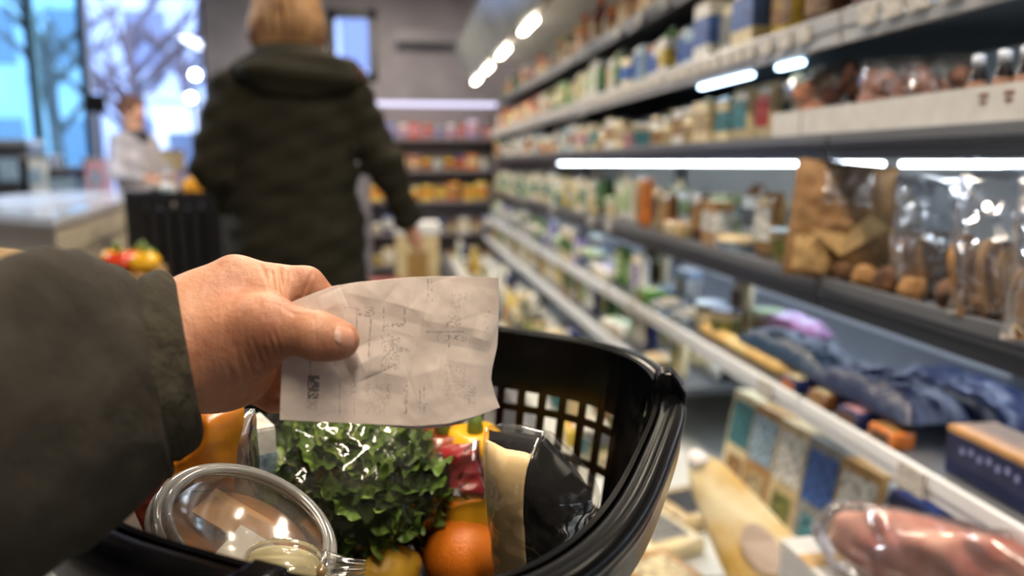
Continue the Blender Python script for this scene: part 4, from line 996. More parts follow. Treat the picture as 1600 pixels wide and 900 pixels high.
# black slatted bin with goods on top, beside the shopper
bp_ = P(288, 300, 3.9)
bw, bdp, bh = 0.40, 0.40, float(P(288, 296, 3.9)[2])
bn = thing('slatted_bin', 'tall black slatted bin left of the walking shopper', 'bin', (bp_[0], bp_[1], 0))
M_bin = mat('black_bin_plastic', (16, 18, 24), 0.4)
for s in (-1, 1):
    for q in (-1, 1): part('corner_post', MB().box((s*bw/2, q*bdp/2, bh/2), (0.04, 0.04, bh), 0.004), M_bin, bn)
for k in range(6):
    x = -bw/2+0.04+k*(bw-.08)/5
    for q in (-1, 1): part('slat', MB().box((x, q*bdp/2, bh/2), (0.045, 0.012, bh-.06)), M_bin, bn)
    for q in (-1, 1): part('slat', MB().box((q*bw/2, x, bh/2), (0.012, 0.045, bh-.06)), M_bin, bn)
for z in (0.05, bh-.03):
    for q in (-1, 1):
        part('rail', MB().box((0, q*bdp/2, z), (bw, 0.03, 0.05)), M_bin, bn); part('rail', MB().box((q*bw/2, 0, z), (0.03, bdp, 0.05)), M_bin, bn)
part('bin_floor', MB().box((0, 0, bh-0.10), (bw-.02, bdp-.02, 0.02)), M_bin, bn)
lying = [(-.06, -.05, 'white', 'white bag on top of the black slatted bin', .8), (.10, .02, 'lilac', 'lilac bag on top of the black slatted bin', .75), (.02, .12, 'navy', 'navy bag at the back of the black slatted bin', .8)]
for x, y, c, lab, sc in lying:
    product('pouch', c, 'pale blue', 'white', (bp_[0]+x, bp_[1]+y, bh-.088), 1.2, lab, 'bags in the black slatted bin', sc)
p = P(297, 262, 3.9)
o = link('yellow_melon', lump(2.2, (0.058, 0.055, 0.058)), mat('yellow_rind', (226, 160, 36), .45, var=.2, vscale=20)); o.location = (p[0]+.02, p[1]-.02, bh-.088+.135); tag(o, 'round golden yellow fruit on top of the black slatted bin', 'fruit')
o.location.z = bh-0.09+0.10

# produce stand with peppers, just above the sleeve
pz = float(P(205, 425, 1.9)[2]); pp = P(205, 425, 1.9)
st = thing('produce_stand', 'small wooden produce stand behind the dark sleeve', 'stand', (pp[0], pp[1], 0))
M_wood = mat('pale_crate_wood', (170, 136, 92), .7, var=.3, vscale=18)
part('top_board', MB().box((-.02, .04, pz-.015), (0.13, 0.20, 0.03), .004), M_wood, st)
for s in (-1, 1):
    for q in (-1, 1): part('leg', MB().box((s*.05-.01, q*.07+.03, (pz-.03)/2), (.035, .035, pz-.03)), M_wood, st)
def pepper_mesh(r, h, seed):
    rows = []
    for i in range(15):
        f_ = i/14; rr = r*(0.25+1.0*sin(pi*min(1, f_*0.9+.08))**.6); 
        if i in (0,): rr = r*.15
        z = h*f_-(0.012 if i == 14 else 0)
        rows.append([(rr*(1+.10*cos(4*q+seed))*cos(q), rr*(1+.10*cos(4*q+seed))*sin(q), z) for q in np.linspace(0, 2*pi, 24, endpoint=False)])
    mb = MB().grid(rows, closed_v=True); mb.f += [tuple(range(24)), tuple(14*24+k for k in range(24))]; return mb
def pepper(loc, colr, label, r=.030, h=.065, rot=(0, 0, 0)):
    t = thing('bell_pepper', label, 'pepper', loc, 'bell peppers on the produce stand'); t.rotation_euler = rot
    part('flesh', pepper_mesh(r, h, r*99), mat('pepper_skin_'+colr, {'yellow': (232, 176, 40), 'red': (206, 62, 30), 'green': (120, 150, 40), 'orange': (226, 120, 30)}[colr], .25, var=.15, vscale=20), t, True)
    part('stem', MB().tube([(0, 0, h-.014), (0, 0, h+.004), (.006, 0, h+.016)], [.008, .005, .006], 8), mat('pepper_stem', (96, 120, 50), .6), t, True)
for k, (px, c, dy) in enumerate([(228, 'yellow', 0), (188, 'red', 0), (207, 'orange', .05), (203, 'green', .10), (168, 'yellow', .06)]):
    q = P(px, 425, 1.9)
    pepper((q[0], q[1]+dy, pz+.001), c, [f'yellow bell pepper nearest the bare wrist on the stand', 'red bell pepper left of the orange one on the stand', 'orange bell pepper in the middle of the stand', 'green bell pepper at the back of the stand', 'yellow bell pepper at the left edge of the stand'][k], h=.05)

# ================================================================ BACK SHELF at the end of the aisle
sx0, sx1 = float(PY(575, 300, 7.55)[0]), float(PY(778, 300, 7.55)[0])
sy = 7.75
bs = thing('wall_shelf', 'open lit shelf rack at the far end of the aisle', 'shelf', ((sx0+sx1)/2, sy, 0))
sw = sx1-sx0
M_rack = mat('grey_rack_metal', (118, 112, 118), .4)
part('back_sheet', MB().box((0, .17, .85), (sw, .02, 1.7)), M_rack, bs)
for s in (-1, 1): part('side_post', MB().box((s*sw/2, 0, .85), (.03, .34, 1.7)), M_rack, bs)
SZ = [0.10, 0.42, 0.74, 1.04, 1.34]
for z in SZ: part('shelf_board', MB().box((0, 0, z-.012), (sw-.03, .34, .024)), M_rack, bs)
part('light_box', MB().box((0, -.16, 1.66), (sw, .05, .035), .004), lamp_mat('rack_strip_glow', (226, 222, 255), 0.9), bs)
PAL = [[('cream', 'white', 'tan'), ('brown', 'cream', 'tan'), ('beige', 'yellow', 'cream')], [('white', 'cream', 'navy'), ('navy', 'white', 'blue'), ('tan', 'cream', 'brown')], [('yellow', 'orange', 'cream'), ('tan', 'yellow', 'brown'), ('orange', 'tan', 'yellow')],
       [('orange', 'cream', 'pink'), ('red', 'orange', 'blue'), ('pale blue', 'white', 'cream'), ('yellow', 'red', 'brown')], [('lilac', 'pink', 'white'), ('pink', 'lilac', 'white'), ('blue', 'lilac', 'white'), ('red', 'pink', 'orange')]]
rnd = random.Random(44)
for i, z in enumerate(SZ):
    x = -sw/2+.07; n = 0
    while x < sw/2-.05:
        kd = rnd.choice(['pouch', 'box', 'jar', 'tub'] if i != 2 else ['box', 'jar', 'pouch']); c = rnd.choice(PAL[i]); n += 1
        product(kd, *c, ((sx0+sx1)/2+x, sy-.09, z+.001), pi/2+rnd.uniform(-.1, .1), f'{c[0]} {NOUN[kd]} on the far rack, {ORD[i+1]} board up, {ordinal(n)} from left', 'goods on the far rack', 1.15)
        x += KIND[kd][0]*1.15+.012
bxp = P(652, 420, 5.6)
t = thing('display_carton', 'pale yellow carton standing on the floor at the end of the aisle', 'box', (bxp[0], bxp[1], 0))
part('body', MB().box((0, 0, .30), (.30, .26, .60), .006), mat('pale_yellow_card', (206, 186, 140), .6, var=.2, vscale=6), t)
part('front_print', MB().box((0, -.132, .33), (.15, .004, .30)), mat('ochre_card_print', (150, 116, 60), .6), t)
part('top_sheet', MB().box((0, 0, .64), (.32, .28, .08), .006), M_white, t)
bxp = P(585, 420, 5.0)
t = thing('red_crate', 'dark red crate on the floor beside the shopper', 'crate', (bxp[0], bxp[1], 0))
part('body', MB().box((0, 0, .16), (.34, .26, .32), .008), mat('dark_red_plastic', (96, 26, 26), .5), t)
part('rim', MB().box((0, 0, .325), (.37, .29, .03), .006), mat('dark_red_rim', (120, 34, 30), .45), t)
for k in range(4): part('side_rib', MB().box((-.12+.08*k, -.134, .16), (.02, .012, .26)), mat('dark_red_rim'), t)

# ================================================================ THE SHOPPING BASKET
BO = np.array([0.01292, 0.53914, 0.92669]); BX = np.array([-0.46738, -0.88288, -0.04556]); BY = np.array([0.88349, -0.46462, -0.05980]); BN = np.cross(BX, BY)
BM = frame(BO, BX, BY); HA, HB, NE, BH = 0.215, 0.164, 3.2, 0.212
def PB(px, py, zl):
    """point of the sight line through a photo pixel at height zl in the basket (0 = rim)"""
    R = ray(px, py); t_ = ((BO+zl*BN-CAM)@BN)/(R@BN); return CAM+t_*R
def to_b(p): q = np.asarray(p)-BO; return np.array([q@BX, q@BY, q@BN])
_th = np.linspace(0, 2*pi, 4001)
_c, _s = np.cos(_th), np.sin(_th)
_xy = np.stack([HA*np.sign(_c)*abs(_c)**(2/NE), HB*np.sign(_s)*abs(_s)**(2/NE)], 1)
_len = np.concatenate([[0], np.cumsum(np.linalg.norm(np.diff(_xy, axis=0), axis=1))]); BPER = _len[-1]
def rim_xy(s):
    s = np.mod(s, BPER); return np.array([np.interp(s, _len, _xy[:, 0]), np.interp(s, _len, _xy[:, 1])])
def rim_nrm(s):
    d = rim_xy(s+.002)-rim_xy(s-.002); n = np.array([d[1], -d[0]]); return n/np.linalg.norm(n)
def rim_s(theta): return float(np.interp(theta, _th, _len))
def wall_pt(s, z, inset=0.004):
    k = 1-0.11*(z/BH); q = rim_xy(s)-rim_nrm(s)*inset; return (q[0]*k, q[1]*k, -z)
M_bk = mat('black_basket_plastic', (6, 6, 7), 0.2, spec=0.22)
bk = thing('shopping_basket', 'black plastic hand basket with perforated walls, full of groceries', 'basket', mw=BM)
NC = 60; pitch = BPER/NC; bar = 0.0080
zr = [0.0, 0.020, 0.040, 0.056, 0.070, 0.077, 0.109, 0.116, 0.148, 0.155, 0.190, BH]
hole_rows = {3, 5, 7, 9}
corner_s = [rim_s(t_) for t_ in (pi*.25, pi*.75, pi*1.25, pi*1.75)]
def near_corner(s): return min(min(abs(s-c), BPER-abs(s-c)) for c in corner_s)
for w_i in range(4):
    s0 = corner_s[w_i]; s1 = corner_s[(w_i+1) % 4]+(BPER if w_i == 3 else 0)
    n = int(round((s1-s0)/pitch)); pt = (s1-s0)/n
    edges = []
    for k in range(n): edges += [s0+k*pt-bar/2, s0+k*pt+bar/2]
    edges += [s0+n*pt-bar/2]
    mb = MB(); rows = [[wall_pt(s, z) for z in zr] for s in edges]
    nv = len(zr); mb.v = [tuple(q) for r in rows for q in r]
    for i in range(len(edges)-1):
        col_hole = (i % 2 == 1) and near_corner((edges[i]+edges[i+1])/2) > 0.020
        for j in range(nv-1):
            if col_hole and (j in hole_rows or (w_i in (0, 3) and j in (1, 2))): continue
            mb.f.append((i*nv+j, (i+1)*nv+j, (i+1)*nv+j+1, i*nv+j+1))
    part('wall_panel', mb, M_bk, bk, False, solid=0.0032, off=0.0)
fl = MB(); ring = [wall_pt(s, BH) for s in np.linspace(0, BPER, 60, endpoint=False)]
fl.add(ring+[(x, y, z-.004) for x, y, z in ring], [tuple(range(60)), tuple(range(60, 120))]+[(i, (i+1) % 60, 60+(i+1) % 60, 60+i) for i in range(60)])
part('floor_panel', fl, M_bk, bk)
prof = [(-.004, -.030), (-.0045, -.004), (-.002, .004), (.003, .007), (.010, .007), (.0155, .003), (.017, -.004), (.0165, -.024), (.0135, -.024), (.0130, -.006), (.009, -.001), (.002, -.002), (-.001, -.010), (-.001, -.030)]
rows = []
for s in np.linspace(0, BPER, 160, endpoint=False):
    q = rim_xy(s); nn = rim_nrm(s); rows.append([(q[0]+nn[0]*r, q[1]+nn[1]*r, z-.006) for r, z in prof])
part('rim', MB().grid(rows, closed_u=True, closed_v=True), M_bk, bk, True)
# carrying handle folded down on the rim
sa, sb = rim_s(0.10), rim_s(1.80)
hp = []
prof2 = [(.0075*cos(q), .0060*sin(q)) for q in np.linspace(0, 2*pi, 14, endpoint=False)]
rows = []
for s in np.linspace(sa, sb, 70):
    q = rim_xy(s); nn = rim_nrm(s); rows.append([(q[0]+nn[0]*(.011+r), q[1]+nn[1]*(.011+r), -.0045+z) for r, z in prof2])
mb = MB().grid(rows, closed_v=True); mb.f += [tuple(range(14)), tuple(69*14+k for k in range(14))]
part('handle', mb, M_bk, bk, True)
def hinge(s, top, wd):
    q = rim_xy(s); nn = rim_nrm(s); tt = np.array([-nn[1], nn[0]])
    def pt(a, r, z): return (q[0]+tt[0]*a+nn[0]*r, q[1]+tt[1]*a+nn[1]*r, z)
    mb = MB(); sec = []
    for a in (-wd/2, wd/2):
        sec.append([pt(a*k, r, z) for k, r, z in ((1, -.006, -.045), (1, -.008, .0), (.9, -.006, top*.7), (.6, -.001, top), (.6, .006, top), (.9, .010, top*.75), (1, .0175, .004), (1, .0185, -.026), (1, .012, -.045))])
    mb.grid(sec); n = 9; mb.f += [tuple(range(n)), tuple(range(2*n-1, n-1, -1)), (0, n, 2*n-1, n-1)]
    o = part('handle_hinge', mb, M_bk, bk)
    md = o.modifiers.new('bev', 'BEVEL'); md.width = .0022; md.segments = 2
    g = MB(); rr = []
    for a in np.linspace(-wd*.75, wd*.75, 9):
        e = sqrt(max(0, 1-(a/(wd*.75))**2)); rr.append([pt(a, -.006-.010*e*sin(pi*f_)**.7, -.018-.05*f_) for f_ in np.linspace(0, 1, 9)])
    g.grid(rr); part('hinge_socket', g, M_bk, bk, True)
hinge(rim_s(1.93), .018, .026); hinge(rim_s(0.05), .004, .020)

# ---------------------------------------------------------------- groceries in the basket
F_bag = film('grocery_bag_film', (252, 252, 250), 0.012, 0.08, 0.03, 0.75)
def fruit(px, py, zl, rpx, m_, name, label, cat, squash=(1, 1, 1), stem=True, nub=0.0, axis=(0, 0, 1)):
    c = PB(px, py, zl); d = (c-CAM)@FW; r = rpx*d/FPX
    t = thing(name, label, cat, mw=frame(c, np.cross(axis, (0.3, .8, .1)), np.cross(axis, np.cross(axis, (0.3, .8, .1)))))
    rows = []
    for i in range(33):
        a = pi*i/32; rr = sin(a); z = cos(a)
        if nub: z *= 1+nub*max(0, abs(cos(a)))**10
        rows.append([(r*squash[0]*rr*cos(q)*(1+.012*sin(3*q)), r*squash[1]*rr*sin(q), -r*squash[2]*z) for q in np.linspace(0, 2*pi, 48, endpoint=False)])
    part('rind', MB().grid(rows, closed_v=True), m_, t, True)
    if stem:
        part('stem_scar', MB().lathe([(r*.09, r*squash[2]*.985), (r*.06, r*squash[2]*1.02), (r*.02, r*squash[2]*1.015)], 10), mat('stem_scar_green', (110, 104, 60), .7), t, True)
    return t
M_orange = mat('orange_peel', (226, 122, 24), 0.38, var=.12, vscale=12, bump=0.55, bscale=420, bdist=0.0016, sss=.06, sssr=.003)
M_lemon = mat('lemon_peel', (214, 166, 50), 0.4, var=.2, vscale=16, bump=0.5, bscale=300, bdist=0.0015)
fruit(722, 866, -0.165, 61, M_orange, 'orange', 'round orange in the basket below the packet with the cream band', 'orange', axis=(.3, .2, .9))
fruit(598, 898, -0.160, 46, M_lemon, 'lemon', 'yellow lemon left of the orange in the basket', 'lemon', (1, 1, 1.28), nub=.12, axis=(.9, .35, .15))
fruit(690, 760, -0.150, 48, mat('pear_skin', (176, 140, 84), .45, var=.25, vscale=25), 'pear', 'dull tan pear wedged between bagged lettuce and cream-banded packet', 'pear', (1, 1, 1.15), axis=(.1, .5, .9))
# pale bulb in a clear bag
c = PB(440, 890, -.062); d = (c-CAM)@FW
t = thing('bagged_garlic', 'pale garlic bulb in a thin clear bag beside the round tub', 'garlic', mw=frame(c, RT, UP))
r = 56*d/FPX
rows = []
for i in range(25):
    f_ = i/24; a = pi*f_; rr = r*(sin(a)**.75)*(1-.25*f_); x = r*1.05*(-cos(a))
    rows.append([(x, rr*.72*cos(q)*(1+.05*cos(7*q)), rr*.8*sin(q)*(1+.05*cos(7*q))) for q in np.linspace(0, 2*pi, 42, endpoint=False)])
part('bulb', MB().grid(rows, closed_v=True), mat('garlic_skin', (216, 204, 160), .5, var=.25, vscale=40), t, True)
rows = []
for i in range(34):
    f_ = i/33
    if f_ < .72: a = pi*f_/.8; rr = r*1.1*(sin(a)**.75)*(1-.2*f_); x = r*1.12*(-cos(a))
    else: k = (f_-.72)/.28; rr = r*(.62-.50*k+.30*max(0, k-.6)); x = r*1.12*(-cos(pi*.9))+r*1.25*k
    rows.append([(x, rr*.78*cos(q)*(1+(.05+.16*f_)*cos(9*q)), -.1*r*f_+rr*.86*sin(q)*(1+(.05+.16*f_)*cos(9*q+1))) for q in np.linspace(0, 2*pi, 60, endpoint=False)])
part('film', MB().grid(rows, closed_v=True), F_bag, t, True)
part('stem_tip', MB().tube([(r*1.0, 0, 0), (r*1.25, -.002, 0)], [r*.22, r*.10], 10), mat('garlic_stem', (150, 120, 70), .7), t, True)

# round clear tub on its side
lc = P(388, 828, .47); nrm = .96*(.51*RT+.86*UP)-.26*FW; nrm /= np.linalg.norm(nrm)
xm = RT*.86-UP*.51; 
t = thing('deli_tub', 'round clear plastic tub with lid lying on its side in the basket', 'tub', mw=frame(lc, xm, np.cross(nrm, xm)))
F_tub = film('stiff_clear_plastic', (244, 244, 240), 0.08, 0.10, 0.02, 0.5)
F_lid = film('clear_lid_plastic', (250, 248, 244), 0.05, 0.12, 0.01, 0.35)
R_ = .0545
part('tub_wall', MB().lathe([(R_*.74, -.078), (R_*.80, -.074), (R_*.95, -.012), (R_*.97, -.004)], 48, cap=False), F_tub, t, True)
part('tub_base', MB().lathe([(R_*.74, -.078), (R_*.4, -.076), (.001, -.0755)], 48, cap=False), F_tub, t, True)
lid = part('lid', MB().lathe([(.001, -.002), (R_*.86, -.002), (R_*.89, .0035)], 64, cap=False), F_lid, t, True)
for rr, zz, rad in ((R_*.905, .0045, .0026), (R_*1.0, .001, .0034), (R_*1.045, -.005, .0022)):
    part('lid_ring', MB().tube([(rr*cos(q), rr*sin(q), zz) for q in np.linspace(0, 2*pi, 72, endpoint=False)], rad, 8, closed=True), film('lid_ring_plastic', (226, 226, 222), .30, .10, .10, .9), lid, True)
part('orange_spread', MB().lathe([(.001, -.022), (R_*.6, -.020), (R_*.90, -.014), (R_*.76, -.066), (.001, -.070)], 32, cap=False), mat('amber_spread', (176, 116, 40), .35, col2=(120, 70, 26), vscale=30), t, True)
crd = MB().box((.018, -.012, -.0075), (.05, .042, .0015)); part('white_card', crd, mat('white_insert_card', (206, 198, 184), .6), t)
crd = MB().box((-.012, .018, -.0125), (.05, .03, .0015)); part('tan_card', crd, mat('tan_insert_card', (172, 130, 84), .6), t)
net = MB(); rnd = random.Random(5)
for k in range(34):
    q = radians(150+rnd.uniform(0, 150)); z = -.066+.052*rnd.random(); rr = R_*(.80+.17*(z+.078)/.078)+.0006; w_ = rnd.uniform(.03, .07); h_ = rnd.uniform(.003, .007)
    net.add([(rr*cos(q-w_), rr*sin(q-w_), z), (rr*cos(q+w_), rr*sin(q+w_), z+.002), (rr*cos(q+w_*.8), rr*sin(q+w_*.8), z+h_), (rr*cos(q-w_*.8), rr*sin(q-w_*.8), z+h_)], [(0, 1, 2, 3)])
part('printed_pattern', net, mat('black_print', (26, 26, 24), .5), t)
part('white_print_band', MB().lathe([(R_*.815, -.070), (R_*.93, -.016)], 48, cap=False), film('white_print_film', (225, 222, 214), .45, .2, .02, .5), t, True)

# leafy lettuce in a clear bag
lc = PB(545, 752, -.108); LD = (lc-CAM)@FW; RX, RZ, RY = 150*LD/FPX, 106*LD/FPX, .078
LM = frame(lc, RT, FW)          # local x right, y away, z up
t = thing('bagged_lettuce', 'green curly lettuce in a clear plastic bag in the basket', 'lettuce', mw=LM)
M_leaf = mat('lettuce_leaf', (90, 116, 40), 0.45, col2=(54, 80, 24), vscale=22, bump=.5, bscale=120, sss=.08, sssr=.003)
M_leaf2 = mat('lettuce_leaf_pale', (128, 146, 62), 0.45, col2=(86, 110, 38), vscale=22, bump=.5, bscale=120, sss=.08, sssr=.003)
bm = bmesh.new(); bmesh.ops.create_icosphere(bm, subdivisions=4, radius=1)
for v in bm.verts:
    k = .80+.10*fbm(v.co.x, v.co.y, v.co.z, 3, 1); v.co = Vector((v.co.x*RX*k, v.co.y*RY*k, v.co.z*RZ*k))
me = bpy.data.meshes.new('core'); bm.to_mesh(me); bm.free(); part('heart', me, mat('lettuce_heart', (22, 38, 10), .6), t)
def leaf_mesh(seed, size):
    rnd = random.Random(seed); rows = []; nr, na = 7, 52; ph = rnd.uniform(0, 6); w1 = rnd.choice((4, 5, 6)); w2 = rnd.choice((9, 11, 13))
    for i in range(nr):
        f_ = i/(nr-1); row = []
        for j in range(na):
            a = -2.5+5.0*j/(na-1)
            rr = size*f_*(1+.10*sin(3*a+ph)+.05*sin(9*a+ph))
            z = size*(.20*f_**2*sin(w1*a+ph)+.13*f_**3*sin(w2*a+2*ph)+.34*f_**1.6-.10)
            row.append((rr*sin(a), rr*cos(a)+size*.15, z))
        rows.append(row)
    me = MB().grid(rows).mesh('leaf', True); return me
LEAF = [leaf_mesh(k, .0190) for k in range(6)]
for k, me in enumerate(LEAF): me.materials.append(M_leaf if k % 3 else M_leaf2)
rnd = random.Random(12); placed = 0; gold = pi*(3-sqrt(5)); NL = 400
for k in range(NL):
    z = 1-2*(k+.5)/NL; a = gold*k; q = sqrt(1-z*z); n = Vector((q*cos(a), q*sin(a), z))
    if n.y > 0.30: continue
    kk = rnd.uniform(.80, .93); pos = Vector((n.x*RX*kk, n.y*RY*kk, n.z*RZ*kk))
    nn = Vector((n.x/RX, n.y/RY, n.z/RZ)).normalized()
    nn = (nn+Vector((rnd.uniform(-.6, .6), rnd.uniform(-.45, .45), rnd.uniform(-.3, .75)))).normalized()
    o = link('leaf', LEAF[k % 6], None, t)
    o.matrix_local = Matrix.Translation(pos) @ nn.to_track_quat('Z', 'Y').to_matrix().to_4x4() @ Matrix.Rotation(rnd.uniform(0, 6.3), 4, 'Z') @ Matrix.Scale(rnd.uniform(.75, 1.2), 4)
g = Vector((-.80, -.18, .52)).normalized(); gx = g.orthogonal().normalized(); gy = g.cross(gx)
rows = []
NU, NV = 150, 70
for i in range(NV+1):
    po = .10+(pi-.10)*i/NV; row = []
    for j in range(NU):
        az = 2*pi*j/NU
        d = g*cos(po)+(gx*cos(az)+gy*sin(az))*sin(po)
        e = 1/sqrt((d.x/RX)**2+(d.y/RY)**2+(d.z/RZ)**2)
        pl = 1-2*abs(mnoise.noise(Vector((cos(az)*4.2, sin(az)*4.2, po*.9+3))))
        cr_ = sharp_fold(d.x, d.y, d.z, 3.6, 2.0)
        r = e*1.035+.0085*pl*math.exp(-((po-.5)/.7)**2)+.0032*cr_
        if po < .75: r += (0.75-po)**2*.055
        row.append(d*r)
    rows.append(row)
part('bag_film', MB().grid(rows, closed_v=True), F_bag, t, True)
base = g*(1/sqrt((g.x/RX)**2+(g.y/RY)**2+(g.z/RZ)**2)*1.0+.030)
rows = []
for i in range(16):
    f_ = i/15; row = []
    for j in range(120):
        az = 2*pi*j/120; pl = sin(az*9+3*sin(az*2))*.5+.5*sin(az*17+1)
        rr = .009+.040*f_**1.1*(1+.25*pl*f_); row.append(base+g*(.050*f_*(1+.15*sin(az*5)))+(gx*cos(az)+gy*sin(az)*.55)*rr)
    rows.append(row)
part('bag_mouth', MB().grid(rows, closed_v=True), F_bag, t, True)

# packet with cream paper band
a_top, a_bot = PB(792, 680, -.020), PB(850, 925, -.165); a_l, a_r = PB(766, 800, -.095), PB(900, 838, -.095)
up_ = a_top-a_bot; ht = np.linalg.norm(up_); rt_ = a_r-a_l; wd = np.linalg.norm(rt_)
cc = (a_top+a_bot)/2+.22*rt_
def taper_packet(me, wd):
    for v_ in me.vertices:
        if v_.co.y > 0: v_.co.y *= 1-.42*max(0, v_.co.x/(wd*.5))
t = thing('banded_packet', 'black packet with wide cream paper band in shiny film', 'packet', mw=frame(cc, rt_, up_))
me = crumpled_pouch(wd*1.05, ht, .05, 6.1, .004, 30, 30, 40); taper_packet(me, wd)
part('black_pack', me, mat('black_glossy_pack', (14, 14, 16), .18, bump=.3, bscale=60), t)
rows = []
for i in range(17):
    u = -1.0+.98*i/16; rows.append([])
    for j in range(25):
        v = -1+2*j/24; e = max(0, 1-abs(u*.93)**3)**.5*max(0, 1-abs(v*.98)**4)**.5
        rows[-1].append((u*wd*.53+.10*wd*(v*.5)*.2, v*ht*.505, .026*e+.0085+.0016*fbm(u, v, 3, 3)))
part('cream_band', MB().grid(rows), mat('cream_band_paper', (222, 196, 146), .55, var=.18, vscale=24, bump=.4, bscale=60), t, True, solid=.0012)
me = crumpled_pouch(wd*1.16, ht*1.03, .075, 9.1, .0035, 34, 60, 70); taper_packet(me, wd); part('shiny_film', me, film('packet_film', (250, 248, 244), .01, .06, .015, .32), t)
def basket_pouch(px, py, zl, wd, ht, tk, m_, seed, name, label, roll=0.0, cat='bag', filmed=False, lean=0.0, amp=.006):
    p = PB(px, py, zl)
    M_ = frame(p, RT, UP) @ Matrix.Rotation(roll, 4, 'Z') @ Matrix.Rotation(lean, 4, 'X')
    t = thing(name, label, cat, mw=M_)
    part('bag', crumpled_pouch(wd, ht, tk, seed, amp, 26, 32, 36), m_, t)
    if filmed: part('film', crumpled_pouch(wd*1.12, ht*1.05, tk*1.25, seed+2, amp*1.3, 24, 40, 44), F_bag, t)
    return t
basket_pouch(305, 700, -.030, .062, .060, .024, mat('amber_foil', (206, 138, 34), .3, col2=(168, 92, 20), vscale=20, bump=.4, bscale=40), 3.1, 'amber_bag', 'amber yellow crinkled bag below the jacket cuff', roll=-.1, amp=.012)
basket_pouch(366, 735, -.058, .034, .085, .022, mat('brown_net', (128, 98, 70), .55, var=.4, vscale=60), 5.2, 'net_bag', 'brown net bag between amber bag and lettuce', filmed=True, roll=.08)
basket_pouch(214, 772, -.041, .050, .040, .012, mat('dark_red_wrap', (110, 24, 22), .3, col2=(150, 60, 40), vscale=40, bump=.4, bscale=60), 6.2, 'red_bag', 'dark red bag with clear crinkled wrap under the sleeve', filmed=True, roll=-.5)
basket_pouch(726, 738, -.095, .040, .052, .025, mat('crimson_wrap', (138, 34, 36), .28, bump=.5, bscale=60), 8.8, 'red_pouch', 'small crimson pouch tucked beside the cream-banded packet', filmed=True, roll=.25)
basket_pouch(172, 868, -.044, .045, .04, .018, mat('white_pack_wrap', (206, 198, 190), .4, col2=(200, 140, 60), vscale=22), 9.9, 'pale_packet', 'pale packet with yellow patches seen through the near basket wall', roll=.3)
t = product('box', 'white', 'pale blue', 'white', tuple(PB(392, 668, -.040)-BN*.088), .45, 'white box standing behind the net bag in the basket', None, (.5, .42, .74)); 
def long_pepper(px, py, zl, colr, label, h):
    p = PB(px, py, zl); t = thing('bell_pepper', label, 'pepper', p-BN*h, 'peppers at the back of the basket')
    part('flesh', pepper_mesh(.030, h, 2.0), mat({'yellow': 'pepper_skin_yellow', 'red': 'pepper_skin_rust'}[colr], (150, 66, 34), .25, var=.4, vscale=30), t, True)
    part('stem', MB().tube([(0, 0, h-.014), (0, 0, h+.006)], [.008, .005], 8), mat('pepper_stem'), t, True)
long_pepper(752, 660, -.055, 'yellow', 'tall yellow pepper behind the receipt at the far basket wall', .14)
long_pepper(700, 662, -.060, 'red', 'rust red pepper between lettuce and yellow pepper', .14)

# ================================================================ THE HAND WITH THE RECEIPT
M_skin = mat('warm_skin', (192, 142, 112), 0.52, col2=(166, 110, 84), vscale=30, bump=0.0, sss=.07, sssr=.0025, spec=.35, detail=8)
def skin_relief(m):
    N = m.node_tree.nodes; L = m.node_tree.links; b = N['Principled BSDF']; tcn = N.new('ShaderNodeTexCoord')
    vo = N.new('ShaderNodeTexVoronoi'); vo.feature = 'DISTANCE_TO_EDGE'; vo.inputs['Scale'].default_value = 620
    nz_ = N.new('ShaderNodeTexNoise'); nz_.inputs['Scale'].default_value = 170; nz_.inputs['Detail'].default_value = 6
    wv = N.new('ShaderNodeTexNoise'); wv.inputs['Scale'].default_value = 60; wv.inputs['Detail'].default_value = 3
    mp_ = N.new('ShaderNodeMapping'); mp_.inputs['Scale'].default_value = (3.2, 3.2, .7)
    L.new(tcn.outputs['Object'], mp_.inputs[0]); L.new(mp_.outputs[0], wv.inputs['Vector'])
    for q in (vo, nz_): L.new(tcn.outputs['Object'], q.inputs['Vector'])
    b1 = N.new('ShaderNodeBump'); b1.inputs['Strength'].default_value = .5; b1.inputs['Distance'].default_value = .0005
    b2 = N.new('ShaderNodeBump'); b2.inputs['Strength'].default_value = .5; b2.inputs['Distance'].default_value = .0014
    b3 = N.new('ShaderNodeBump'); b3.inputs['Strength'].default_value = .35; b3.inputs['Distance'].default_value = .0025
    L.new(vo.outputs['Distance'], b1.inputs['Height']); L.new(nz_.outputs[0], b2.inputs['Height']); L.new(wv.outputs[0], b3.inputs['Height'])
    L.new(b3.outputs[0], b2.inputs['Normal']); L.new(b2.outputs[0], b1.inputs['Normal']); L.new(b1.outputs[0], b.inputs['Normal'])
skin_relief(M_skin)
def R(px, d=.425): return px*d/FPX
